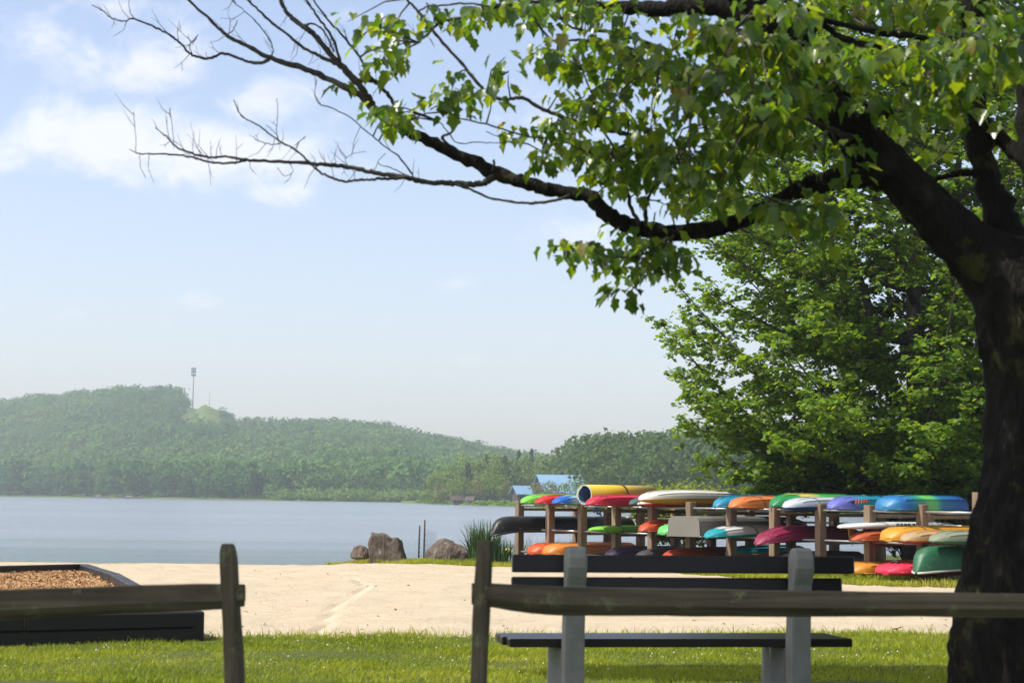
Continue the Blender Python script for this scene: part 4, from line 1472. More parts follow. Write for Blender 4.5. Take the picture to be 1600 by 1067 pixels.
T12 = boat('kayak', 'kayak', 'violet and turquoise marbled kayak with a small orange decal', 1298, 773, 798, -.55, 2.7, .56, 'kayak', [(0, (.12, .13, .42)), (.13, (.10, .12, .40)), (.22, (.01, .24, .32)), (.42, (.01, .20, .30)), (.55, (.06, .05, .22)), (.8, (.13, .03, .22)), (1, (.10, .04, .20))], group=K)
m = MB()
for k, (w_, c_) in enumerate([(.05, 0), (.03, 1), (.03, 1), (.025, 1), (.035, 2), (.03, 2)]):
    xk = .30 + k * .062
    yk, zk = hull_ring('kayak', xk / 2.7 * 2 - 1, .56, .165, .08, .05, 1, 11)[9]
    m.box((xk, -.0 + yk * 1.01 + (-.002), zk + .02), (w_, .012, .055), Matrix.Rotation(R(12), 3, 'X'), c_)
m.build('decal', [mat_black, plain('orange_decal', (.6, .14, .04), .5), plain('red_decal', (.6, .06, .05), .5)], T12.children[0])
boat('kayak', 'kayak', 'short blue and green marbled kayak at the near end of the top tier', 1383, 773, 800, -.55, 2.15, .58, 'blunt', [(0, (.02, .17, .34)), (.10, (.015, .11, .34)), (.24, (.03, .26, .20)), (.33, (.13, .46, .10)), (.43, (.10, .42, .12)), (.52, (.015, .15, .30)), (.8, (.01, .07, .30)), (1, (.01, .04, .22))], group=K)

# ---- middle tier
boat('canoe', 'canoe', 'long black upturned canoe overhanging the far end of the rack', 768, 806, 826.5, -1.15, 4.4, .78, 'canoe', [(0, (.014, .015, .016)), (1, (.016, .017, .018))], droop=.13, gunwale=(.03, .03, .03), group=K, rough=.4, spec=.3)
boat('kayak', 'kayak', 'thin lime green sit-on-top kayak lying on the middle tier', 922, 822, 834, -.75, 2.6, .46, 'kayak', [(0, (.20, .55, .06)), (1, (.16, .48, .05))], dkf=.55, strap=.24, group=K)
boat('kayak', 'kayak', 'rust red upturned kayak behind the mint green nose, middle tier', 1001, 812.5, 833, -.6, 2.5, .54, 'kayak', [(0, (.42, .06, .02)), (1, (.40, .09, .02))], group=K)
boat('kayak', 'kayak', 'mint green kayak nose beside the square grey stern, middle tier', 1035, 818, 837, -.8, 2.3, .42, 'blunt', [(0, (.10, .48, .12)), (1, (.08, .42, .10))], group=K)
boat('jon_boat', 'boat', 'dull grey upturned aluminium jon boat with a square stern', 1068, 806, 838, -.75, 3.6, .84, 'jon', [(0, (.19, .18, .16)), (.06, (.17, .16, .145)), (.12, (.10, .097, .09)), (1, (.085, .085, .08))], droop=-.02, gunwale=(.2, .19, .17), group=K, rough=.6)  # lit stern and shaded sides are put into the hull colours
boat('kayak', 'kayak', 'white-hulled kayak with teal ends and a black strap, middle tier', 1104, 821, 840.5, -.95, 2.9, .56, 'kayak', [(0, (.01, .24, .29)), (.10, (.01, .26, .31)), (.13, (.50, .50, .51)), (.9, (.52, .52, .53)), (1, (.01, .24, .29))], [(0, (.01, .24, .29)), (1, (.01, .22, .27))], .3, .05, strap=.33, group=K)
boat('kayak', 'kayak', 'deep maroon upturned kayak on the middle tier', 1183, 822, 845, -.9, 3.1, .60, 'kayak', [(0, (.20, .015, .055)), (.3, (.22, .016, .06)), (1, (.12, .01, .035))], droop=.10, group=K)
SUP = boat('paddleboard', 'paddleboard', 'long silvery white paddleboard with black lettering and a fin, middle tier', 1313, 815, 826.5, -.75, 3.3, .74, 'board', [(0, (.60, .63, .64)), (1, (.60, .62, .62))], droop=.03, group=K, rough=.25)
m = MB()
m.add([(.22, -.01, .0), (.40, -.01, .0), (.30, -.006, -.19), (.25, -.006, -.17), (.22, .01, .0), (.40, .01, .0), (.30, .006, -.19), (.25, .006, -.17)], [(0, 1, 2, 3), (7, 6, 5, 4), (0, 4, 5, 1), (1, 5, 6, 2), (2, 6, 7, 3), (3, 7, 4, 0)])
m.build('fin', plain('amber_fin', (.32, .16, .02), .4), SUP)
boat('kayak', 'kayak', 'reddish orange kayak under the silvery paddleboard', 1333, 828, 847, -.6, 2.4, .54, 'kayak', [(0, (.40, .085, .03)), (1, (.36, .07, .02))], group=K)
boat('kayak', 'kayak', 'mustard yellow upturned kayak with a black bungee, middle tier', 1388, 822, 848, -.8, 2.6, .54, 'blunt', [(0, (.50, .24, .02)), (1, (.46, .22, .02))], strap=.22, group=K)
boat('kayak', 'kayak', 'tan and orange streaked kayak, second from the trunk on the middle tier', 1413, 829, 851, -.95, 2.3, .50, 'kayak', [(0, (.36, .26, .15)), (.2, (.45, .28, .12)), (.28, (.55, .20, .05)), (.36, (.42, .28, .12)), (1, (.5, .3, .06))], [(0, (.50, .12, .02)), (1, (.5, .1, .02))], .3, group=K)
boat('kayak', 'kayak', 'pale olive green kayak partly hidden by the maple trunk, middle tier', 1458, 830, 853, -1.0, 2.4, .50, 'kayak', [(0, (.20, .23, .16)), (.25, (.24, .27, .19)), (1, (.16, .22, .13))], [(0, (.05, .12, .07)), (1, (.04, .11, .06))], .34, strap=.3, group=K)

# ---- bottom tier
boat('kayak', 'kayak', 'scarlet upturned kayak at the far end of the bottom tier', 831, 848.5, 868, -.6, 2.5, .54, 'blunt', [(0, (.50, .075, .02)), (1, (.48, .06, .02))], group=K)
boat('kayak', 'kayak', 'orange upturned kayak beside the scarlet one, bottom tier', 855, 848.5, 869, -.62, 2.6, .58, 'blunt', [(0, (.55, .17, .025)), (.3, (.60, .22, .04)), (1, (.50, .06, .02))], group=K)
boat('kayak', 'kayak', 'dark purple kayak just above the bench backrest', 948, 854.5, 874, -.6, 2.6, .60, 'kayak', [(0, (.03, .02, .05)), (1, (.03, .02, .05))], group=K)
boat('kayak', 'kayak', 'charcoal grey kayak beside the dark purple one, bottom tier', 996, 857, 876, -.6, 2.5, .54, 'kayak', [(0, (.05, .05, .055)), (1, (.04, .04, .045))], group=K)
boat('kayak', 'kayak', 'dark red kayak low behind the bench, bottom tier', 1038, 856, 878, -.7, 2.7, .58, 'kayak', [(0, (.38, .05, .025)), (1, (.3, .04, .02))], group=K)
boat('kayak', 'kayak', 'turquoise and white kayak low behind the middle posts, bottom tier', 1138, 853, 874, .15, 2.3, .54, 'kayak', [(0, (.01, .25, .32)), (.5, (.01, .27, .35)), (.7, (.4, .5, .5)), (1, (.01, .25, .32))], [(0, (.5, .15, .04)), (1, (.5, .12, .03))], .4, group=K)
boat('kayak', 'kayak', 'black kayak whose end shows past the bench backrest', 1222, 862.5, 888, -.6, 2.2, .62, 'blunt', [(0, (.014, .013, .014)), (1, (.018, .014, .016))], group=K)
boat('kayak', 'kayak', 'golden orange kayak resting low on the grass, bottom tier', 1329, 878, 898.5, -.7, 2.3, .56, 'blunt', [(0, (.48, .20, .02)), (1, (.46, .19, .02))], strap=.33, group=K)
boat('kayak', 'kayak', 'pinkish red kayak with a black handle lying on the grass beneath the green canoe', 1383, 879.5, 902, -.95, 2.9, .66, 'blunt', [(0, (.62, .03, .075)), (1, (.55, .02, .06))], [(0, (.50, .02, .05)), (1, (.5, .02, .05))], .35, .0, handle=True, group=K)
boat('canoe', 'canoe', 'dark green upturned canoe with a pale gunwale resting on the red kayak', 1431, 853, 890, -.98, 3.4, .78, 'canoe', [(0, (.02, .11, .055)), (1, (.02, .11, .055))], droop=.05, gunwale=(.45, .46, .42), group=K)
# lettering along the paddleboard's edge, dark block capitals
m = MB()
glyphs = ['1111', '1010', '1111', '1011', '1111', '1101']
for k, xk in enumerate((1.02, 1.13, 1.24, 1.34, 1.44)):
    if k == 4: xk += .04
    y_, z_ = -.372, .058
    m.box((xk, y_, z_), (.022, .006, .062)); m.box((xk + .052, y_, z_), (.016, .006, .062)); m.box((xk + .028, y_, z_ + .022), (.034, .006, .016)); m.box((xk + .028, y_, z_ - .022), (.034, .006, .016))
m.build('lettering', mat_black, SUP.children[0])

# ---- the rolled mat
s_ = solve_s(913, -.45, 1.2)
nz = rp(s_, -.45)
ztop, zbot = at(913, 756, nz.y).z, at(913, 790, nz.y).z
rad = (ztop - zbot) / 2
roll = empty('rolled_mat', (nz.x, nz.y, zbot), math.atan2(BD.y, BD.x), 'rolled-up yellow foam water mat with a blue inside, tied with a dark strap', 'mat')
V, F, MI = [], [], []
LR, th, nseg = 1.95, .022, 60
turns = 1.25
for k in range(nseg + 1):
    a = -.4 + turns * 2 * pi * k / nseg
    ro = rad * .99 - (th * 1.15) * turns * (k / nseg)
    for (r_, x) in ((ro, 0), (ro, LR), (ro - th, LR), (ro - th, 0)):
        V.append((x, cos(a) * r_, rad + sin(a) * r_))
for k in range(nseg):
    for j in range(4):
        F.append((k * 4 + j, k * 4 + (j + 1) % 4, (k + 1) * 4 + (j + 1) % 4, (k + 1) * 4 + j)); MI.append((0, 2, 1, 2)[j])
m = MB()
for f_, i_ in zip(F, MI): m.f.append(list(f_)); m.m.append(i_); m.sm.append(i_ != 2)
m.v = V
m.build('mat', [plain('yellow_foam', (.62, .42, .03), .55, 4, .1), plain('blue_foam', (.015, .05, .13), .6, 4, .1), plain('pale_foam', (.42, .47, .42), .7, 20, .2)], roll)
m = MB()
m.tube([(LR * .53 + .004 * sin(k), cos(2 * pi * k / 32) * rad * 1.012, rad + sin(2 * pi * k / 32) * rad * 1.012) for k in range(33)], .016, 6)
m.build('strap', mat_black, roll)
# cords and a blue rag under the tiers
mat_cord = plain('dark_cord', (.02, .02, .022), .8)
for (px, t_, za, zb, lab) in [(893, .0, 1.03, .93, ''), ]:
    p = rp(solve_s(932, -.05, .95), -.05, .0)
    o = empty('blue_strap', (p.x, p.y, 1.04), 0, 'bright blue strap knotted on the rail under the crimson kayak', 'strap')
    mm = MB()
    for k in range(3): mm.tube([(0, -.03, 0), (.05 * (k - 1), -.05, -.05), (.07 * (k - 1) + .02, -.04, -.10 - .03 * k), (.03 * (k - 1), -.05, -.06 - .02 * k)], .018, 5)
    mm.build('webbing', plain('blue_webbing', (.02, .10, .36), .6), o)
# ------------------------------------------------------------------ the maple in front
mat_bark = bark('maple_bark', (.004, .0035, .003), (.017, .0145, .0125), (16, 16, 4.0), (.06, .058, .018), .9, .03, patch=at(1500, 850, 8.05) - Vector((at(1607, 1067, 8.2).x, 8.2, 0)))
mat_twig = bark('twig_bark', (.035, .030, .027), (.10, .088, .078), (14, 14, 14), None, .4, .01)
base = ground(1605, 1255)
maple = empty('maple_tree', (at(1607, 1067, 8.2).x, 8.2, 0), 0, 'large dark-barked maple with spreading boughs standing behind the fence', 'tree')
MO = Vector(maple.location)
tb = MB()
BR = []                                             # branch sample points for the twigs


def limb(mb, pts, n=10, wob=.10, seed=0, sub=7, rec=True, ridge=0.0):
    P = catmull(pts, sub)
    if n < 20:                                       # knots and small crooks
        rj = random.Random(seed)
        for q in P[1:-1]:
            q[0] += rj.gauss(0, .38) * (1 + q[3] * .18); q[1] += rj.gauss(0, .38) * (1 + q[3] * .18); q[3] *= rj.uniform(.86, 1.12)
    W3 = [at(*p[:3]) for p in P]
    rr_ = [max(.0018, p[3] * p[2] / FPX) for p in P]
    mb.tube([p - MO for p in W3], rr_, n, 0, True, wob, True, seed, ridge)
    if rec: BR.extend((p, r) for p, r in zip(W3, rr_))


limb(tb, [(1590, 1330, 8.2, 172), (1600, 1240, 8.2, 134), (1606, 1150, 8.2, 119), (1610, 1067, 8.2, 115), (1617, 980, 8.2, 115), (1624, 900, 8.2, 114), (1634, 820, 8.2, 112), (1650, 720, 8.2, 104), (1652, 620, 8.2, 103), (1640, 530, 8.2, 106), (1625, 450, 8.2, 92), (1605, 390, 8.2, 60)], 110, .10, 3, 20, False, .020)
limb(tb, [(1640, 560, 8.2, 90), (1585, 450, 8.2, 70), (1522, 390, 8.2, 46), (1458, 332, 8.2, 37), (1402, 278, 8.2, 33), (1355, 232, 8.2, 36), (1318, 195, 8.2, 28), (1265, 120, 8.2, 28), (1215, 55, 8.2, 27), (1160, -20, 8.2, 25), (1080, -120, 8.3, 20)], 60, .12, 7, 14, True, .010)
limb(tb, [(1600, 470, 8.2, 60), (1580, 380, 8.25, 32), (1552, 310, 8.3, 24), (1530, 230, 8.3, 22), (1518, 120, 8.3, 20), (1520, 0, 8.3, 19), (1515, -120, 8.3, 16)], 16, .12, 11)
limb(tb, [(1670, 500, 8.2, 60), (1660, 380, 8.1, 44), (1632, 280, 8.1, 36), (1618, 180, 8.1, 30), (1622, 60, 8.1, 27), (1640, -120, 8.1, 22)], 16, .12, 13)
limb(tb, [(1612, 262, 8.1, 12), (1580, 232, 8.2, 12), (1545, 196, 8.28, 10), (1500, 165, 8.3, 8), (1450, 150, 8.3, 5)], 8, .1, 15)
# the long bough
limb(tb, [(1372, 262, 8.2, 36), (1330, 272, 8.22, 22), (1290, 284, 8.25, 17), (1240, 300, 8.3, 13.5), (1185, 334, 8.35, 13.5), (1125, 355, 8.4, 13.5), (1050, 364, 8.45, 13.5), (990, 355, 8.5, 13.5), (950, 336, 8.5, 12.5), (920, 308, 8.55, 12.5), (870, 298, 8.6, 11.5), (820, 287, 8.6, 11), (770, 268, 8.65, 11), (715, 242, 8.7, 10), (652, 213, 8.7, 9), (610, 192, 8.75, 7.5), (584, 170, 8.75, 6.5)], 14, .13, 17)
limb(tb, [(1190, 25, 8.2, 24), (1110, 8, 8.3, 18), (1040, 14, 8.4, 14), (985, 12, 8.5, 11), (925, 8, 8.55, 8), (850, -8, 8.6, 6)], 12, .12, 19)
limb(tb, [(1240, 80, 8.2, 10), (1275, 30, 8.1, 6), (1225, 0, 8.1, 5)], 6, .1, 20)
limb(tb, [(1480, 110, 8.25, 4), (1394, 77, 8.2, 5), (1337, 67, 8.2, 5.5), (1300, 49, 8.2, 5), (1225, -2, 8.2, 5)], 7, .1, 21)
limb(tb, [(1525, 100, 8.3, 6), (1440, 60, 8.2, 5), (1375, 52, 8.2, 5), (1270, 28, 8.15, 4)], 7, .1, 22)
limb(tb, [(1350, 200, 8.1, 12), (1335, 185, 8.0, 9), (1360, 186, 7.95, 7.5), (1390, 178, 7.9, 6.5), (1412, 178, 7.9, 6)], 8, .15, 23)
limb(tb, [(1345, 190, 8.1, 8), (1318, 172, 8.0, 6), (1290, 165, 7.95, 5), (1262, 155, 7.9, 4)], 7, .15, 24)
limb(tb, [(1360, 185, 8.1, 4), (1352, 162, 8.0, 4), (1310, 142, 7.9, 3)], 6, .1, 25)
limb(tb, [(1530, 270, 8.3, 6), (1495, 272, 8.25, 5), (1460, 280, 8.2, 4), (1425, 278, 8.2, 3)], 6, .1, 26)
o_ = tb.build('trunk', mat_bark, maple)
fb = MB()
# bare boughs at the left, drawn tip by tip
limb(fb, [(588, 178, 8.75, 6.5), (560, 148, 8.8, 5.4), (518, 127, 8.85, 5), (478, 108, 8.85, 4.6), (423, 91, 8.9, 4), (380, 69, 8.9, 3.4), (352, 54, 8.95, 3), (325, 28, 9.0, 2.5), (290, -4, 9, 2), (262, -40, 9, 1.5)], 7, .1, 31)
limb(fb, [(423, 91, 8.9, 3), (409, 99, 8.9, 2.6), (385, 96, 8.95, 2.5), (362, 87, 9, 2.3), (346, 84, 9, 2.2), (332, 91, 9, 2.1), (315, 91, 9, 2.1), (296, 84, 9, 2), (284, 70, 9, 1.8), (265, 55, 9, 1.7), (240, 42, 9, 1.6), (209, 30, 9, 1.4), (198, 33, 9, 1.2), (187, 33, 9, 1.2), (172, 27, 9, 1.1), (162, 18, 9, 1), (143, 8, 9, .7)], 6, .08, 33)
limb(fb, [(209, 30, 9, 1), (203, 18, 9, .7), (201, 0, 9, .5)], 4, 0, 34)
limb(fb, [(584, 170, 8.75, 6), (570, 145, 8.7, 6), (545, 115, 8.7, 5.6), (518, 88, 8.7, 5), (492, 55, 8.7, 4.6), (470, 40, 8.7, 4), (452, 24, 8.7, 3.6), (440, 5, 8.7, 3.2), (430, -25, 8.7, 2.6)], 7, .1, 35)
limb(fb, [(524, 100, 8.7, 3.5), (500, 88, 8.75, 2.8), (474, 75, 8.8, 2.5), (446, 52, 8.8, 2.2), (418, 30, 8.8, 2), (395, 8, 8.8, 1.8), (378, -6, 8.8, 1.5)], 6, .08, 37)
limb(fb, [(628, 185, 8.75, 4), (615, 161, 8.7, 3.4), (600, 141, 8.7, 3.4), (584, 128, 8.7, 3.4), (562, 126, 8.7, 3), (546, 119, 8.7, 2.8), (532, 98, 8.7, 2.5), (520, 60, 8.7, 2.2), (499, 31, 8.7, 2), (477, -2, 8.7, 1.7)], 6, .08, 39)
limb(fb, [(590, 130, 8.7, 2.6), (577, 118, 8.65, 2.3), (562, 90, 8.6, 2), (540, 62, 8.6, 1.8), (515, 34, 8.6, 1.6), (492, 4, 8.6, 1.4), (480, -20, 8.6, 1)], 6, .08, 41)
limb(fb, [(474, 40, 8.7, 2), (490, 38, 8.65, 1.6), (508, 52, 8.6, 1.6), (522, 82, 8.6, 1.5)], 5, .05, 42)
limb(fb, [(423, 91, 8.9, 1.4), (427, 78, 8.9, 1.2), (418, 58, 8.9, 1.1), (398, 32, 8.9, 1), (372, 10, 8.9, .8), (362, -2, 8.9, .7)], 4, 0, 43)
limb(fb, [(352, 56, 8.95, 1), (364, 48, 8.9, .8), (371, 32, 8.9, .6)], 4, 0, 44)
limb(fb, [(300, 83, 9, .9), (296, 72, 9, .8), (306, 62, 9, .6), (309, 54, 9, .5)], 4, 0, 45)
# the low bough that reaches far left
limb(fb, [(775, 272, 8.65, 6), (764, 282, 8.6, 5.5), (747, 288, 8.6, 5), (720, 287, 8.6, 4.8), (691, 286, 8.6, 4.6), (663, 284, 8.6, 4.4), (640, 278, 8.6, 4.4), (616, 275, 8.6, 4.1), (575, 268, 8.6, 3.8), (546, 262, 8.6, 3.6), (512, 258, 8.6, 3.3), (475, 255, 8.6, 3), (437, 253, 8.6, 2.7), (384, 250, 8.6, 2.4), (356, 245, 8.6, 2.1), (335, 246, 8.6, 2), (315, 244, 8.6, 1.9), (295, 238, 8.6, 1.7), (277, 231, 8.6, 1.5), (262, 216, 8.6, 1.2), (243, 200, 8.6, .8)], 7, .08, 47)
limb(fb, [(390, 250, 8.6, 2), (370, 254, 8.6, 1.9), (343, 255, 8.6, 1.8), (320, 252, 8.6, 1.7), (296, 245, 8.6, 1.6), (259, 241, 8.6, 1.4), (218, 240, 8.6, 1), (202, 233, 8.6, .5)], 6, .05, 49)
limb(fb, [(645, 277, 8.6, 2.6), (615, 279, 8.55, 2.4), (584, 280, 8.5, 2.3), (560, 282, 8.5, 2.1), (537, 283, 8.5, 2), (515, 277, 8.5, 1.9), (497, 267, 8.5, 1.8), (477, 248, 8.5, 1.7), (458, 232, 8.5, 1.6), (438, 222, 8.5, 1.4), (405, 197, 8.5, 1.2), (377, 181, 8.5, 1), (365, 156, 8.5, .7)], 6, .05, 51)
limb(fb, [(440, 224, 8.5, 1), (425, 226, 8.5, .9), (408, 222, 8.5, .8), (398, 218, 8.5, .5)], 4, 0, 52)
limb(fb, [(435, 220, 8.5, 1), (432, 205, 8.5, .7), (434, 175, 8.5, .6), (433, 154, 8.5, .4)], 4, 0, 53)
limb(fb, [(440, 224, 8.5, 1), (428, 206, 8.5, .7), (416, 196, 8.5, .5)], 4, 0, 54)
limb(fb, [(460, 236, 8.5, .7), (466, 224, 8.5, .5), (478, 213, 8.5, .4)], 4, 0, 55)
limb(fb, [(212, 240, 8.6, .5), (212, 215, 8.6, .5), (209, 175, 8.6, .4)], 4, 0, 56)
limb(fb, [(218, 240, 8.6, .6), (220, 262, 8.6, .5), (228, 278, 8.6, .4)], 4, 0, 57)
limb(fb, [(272, 232, 8.6, .6), (270, 205, 8.6, .5), (265, 170, 8.6, .4)], 4, 0, 58)
limb(fb, [(452, 254, 8.6, .7), (458, 268, 8.6, .5), (445, 275, 8.6, .5), (433, 262, 8.6, .3)], 4, 0, 59)
limb(fb, [(545, 263, 8.6, .6), (540, 250, 8.6, .5), (552, 240, 8.6, .5), (572, 238, 8.6, .4)], 4, 0, 60)
limb(fb, [(640, 276, 8.6, 1.3), (612, 263, 8.6, 1), (590, 255, 8.6, .7), (602, 240, 8.6, .4)], 4, 0, 61)
limb(fb, [(890, 306, 8.55, 3), (868, 313, 8.5, 2.5), (840, 317, 8.5, 2.4), (816, 317, 8.5, 2.2), (772, 311, 8.5, 2), (729, 294, 8.5, 1.8), (697, 284, 8.5, 1.2)], 6, .05, 62)
limb(fb, [(645, 273, 8.6, 1.5), (622, 244, 8.5, 1.2), (600, 228, 8.5, 1), (570, 203, 8.5, 1), (548, 184, 8.5, .9), (516, 168, 8.5, 1), (500, 163, 8.5, .9), (492, 148, 8.5, .6), (495, 124, 8.5, .5)], 4, 0, 63)
# upper thin boughs
limb(fb, [(1010, 218, 8.3, 5), (963, 206, 8.2, 4.2), (925, 194, 8.2, 3.8), (888, 187, 8.2, 3.5), (844, 169, 8.2, 3.4), (816, 154, 8.2, 3.2), (785, 156, 8.2, 3), (765, 147, 8.2, 3), (747, 131, 8.2, 2.8), (716, 94, 8.2, 2.8), (676, 48, 8.2, 2.6), (654, 19, 8.2, 2.4), (635, -2, 8.2, 2.2), (620, -30, 8.2, 2)], 6, .08, 65)
limb(fb, [(654, 67, 8.2, 1.6), (668, 54, 8.2, 2), (684, 38, 8.2, 2.3), (705, 30, 8.2, 2.5), (729, 28, 8.2, 2.7), (765, 14, 8.2, 3), (820, 5, 8.3, 3.5), (880, 0, 8.4, 4)], 6, .08, 67)
limb(fb, [(655, 18, 8.2, 1.5), (670, 10, 8.2, 1.6), (692, 9, 8.2, 1.7), (730, 6, 8.2, 1.8), (770, 12, 8.2, 2)], 5, .05, 68)
limb(fb, [(1060, 250, 8.2, 4), (1000, 222, 8.1, 3), (935, 240, 8.1, 2), (880, 222, 8.1, 1.8), (820, 212, 8.1, 1.6), (760, 195, 8.1, 1.4), (720, 185, 8.1, 1.2), (700, 175, 8.1, .8)], 5, .05, 69)
limb(fb, [(760, 206, 8.3, .9), (790, 220, 8.3, .8), (770, 224, 8.3, .8), (745, 222, 8.3, .9), (715, 224, 8.3, 1), (700, 206, 8.3, 1), (686, 190, 8.3, .8)], 4, 0, 70)
limb(fb, [(1050, 120, 8.3, 4), (1000, 62, 8.2, 3), (940, 70, 8.2, 2.4), (905, 62, 8.2, 2.4), (868, 66, 8.2, 2), (842, 40, 8.2, 2), (838, 20, 8.2, 1.5)], 5, .05, 71)
limb(fb, [(1050, 80, 8.2, 3.2), (1015, 68, 8.2, 2.8), (965, 52, 8.2, 2.6), (900, 45, 8.2, 2.2), (870, 25, 8.2, 2)], 5, .05, 72)
limb(fb, [(700, 226, 8.6, 3), (692, 214, 8.5, 2.4), (706, 206, 8.45, 2), (712, 190, 8.4, 1.5)], 5, .05, 73)
limb(fb, [(1000, 352, 8.45, 4), (985, 320, 8.4, 3.2), (975, 280, 8.35, 2.8), (965, 240, 8.3, 2.4), (940, 200, 8.25, 2), (925, 150, 8.2, 1.8), (910, 110, 8.1, 1.4)], 5, .05, 74)
limb(fb, [(1010, 352, 8.45, 4), (1010, 318, 8.3, 3), (1030, 280, 8.2, 2.6), (1060, 240, 8.1, 2), (1080, 190, 8, 1.6), (1075, 140, 7.9, 1.3)], 5, .05, 75)
limb(fb, [(1055, 364, 8.45, 3.5), (1040, 385, 8.3, 2.4), (1000, 398, 8.2, 2), (960, 402, 8.1, 1.6), (915, 395, 8.0, 1.2), (880, 392, 7.95, .8)], 5, .05, 76)
limb(fb, [(1045, 366, 8.45, 3), (1030, 400, 8.3, 2), (1010, 430, 8.25, 1.6), (985, 455, 8.2, 1.2)], 5, .05, 77)
limb(fb, [(1200, 320, 8.3, 4), (1215, 330, 8.1, 3), (1250, 322, 8.0, 2.2), (1290, 330, 7.9, 1.6), (1310, 345, 7.85, 1.2)], 5, .05, 78)
limb(fb, [(1330, 215, 8.1, 6), (1270, 190, 7.9, 4.5), (1200, 165, 7.8, 3.5), (1140, 130, 7.7, 2.5), (1090, 110, 7.6, 2), (1020, 105, 7.6, 1.4)], 6, .05, 79)
limb(fb, [(1290, 150, 8.1, 5), (1240, 110, 7.8, 3.5), (1200, 70, 7.6, 2.5), (1150, 45, 7.5, 2)], 6, .05, 80)
limb(fb, [(1520, 180, 8.3, 6), (1480, 130, 8.0, 4), (1440, 110, 7.8, 3), (1390, 105, 7.7, 2), (1350, 120, 7.6, 1.5)], 6, .05, 81)
limb(fb, [(1625, 140, 8.1, 8), (1590, 90, 7.8, 4), (1550, 70, 7.6, 3), (1500, 65, 7.5, 2)], 6, .05, 82)
limb(fb, [(770, 268, 8.6, 2.5), (772, 255, 8.6, 2.2), (771, 250, 8.6, 2)], 5, .05, 83)

# fine bare twigs on the leafless boughs
rj = random.Random(5)
for (p, r) in list(BR):
    q = proj(p)
    if q[0] > 660 or r > .013 or rj.random() > .11: continue
    sgn = rj.choice((-1, 1, 1))
    L = rj.uniform(.04, .16)
    d = Vector((rj.uniform(-1, .25), rj.uniform(-.5, .5), sgn * rj.uniform(.5, 1.2))).normalized()
    a = p + d * L * .5; d2 = (d + Vector((rj.uniform(-.7, .7), 0, rj.uniform(-.1, .6)))).normalized(); b = a + d2 * L * .6
    fb.tube([p - MO, a - MO, b - MO], [.0022, .0016, .0007], 4)
    if rj.random() < .6:
        d3 = (d + Vector((rj.uniform(-1.2, 1.2), 0, .1))).normalized()
        fb.tube([a - MO, a + d3 * L * .35 - MO], [.0014, .0007], 4)
# leaves: shoots in clumps
t_out = [(0, 0), (-.02, .18), (.12, .40), (.27, .31), (.56, .45), (.66, .24), (1.0, 0)]
half = np.array(t_out)
outl = np.concatenate([half, (half[1:-1] * [1, -1])[::-1]])
LEAF = np.concatenate([[(.38, 0)], outl])
LF = np.array([(0, 1 + i, 1 + (i + 1) % len(outl)) for i in range(len(outl))])


def maple_leaves(pos, d, up, size):
    n = len(pos)
    d = d / np.linalg.norm(d, axis=1)[:, None]
    s = np.cross(up, d); s /= np.linalg.norm(s, axis=1)[:, None]
    nn = np.cross(d, s)
    x = LEAF[:, 0][None, :, None]; y = LEAF[:, 1][None, :, None]
    fold = RNG.uniform(.1, .8, n)[:, None, None]; curl = RNG.uniform(.05, .6, n)[:, None, None]
    sz = size[:, None, None]
    V = pos[:, None] + sz * (d[:, None] * x + s[:, None] * y * .92 + nn[:, None] * (fold * np.abs(y) * .7 - curl * x * x * .7))
    F = LF[None] + (np.arange(n) * len(LEAF))[:, None, None]
    return V.reshape(-1, 3), F.reshape(-1, 3)


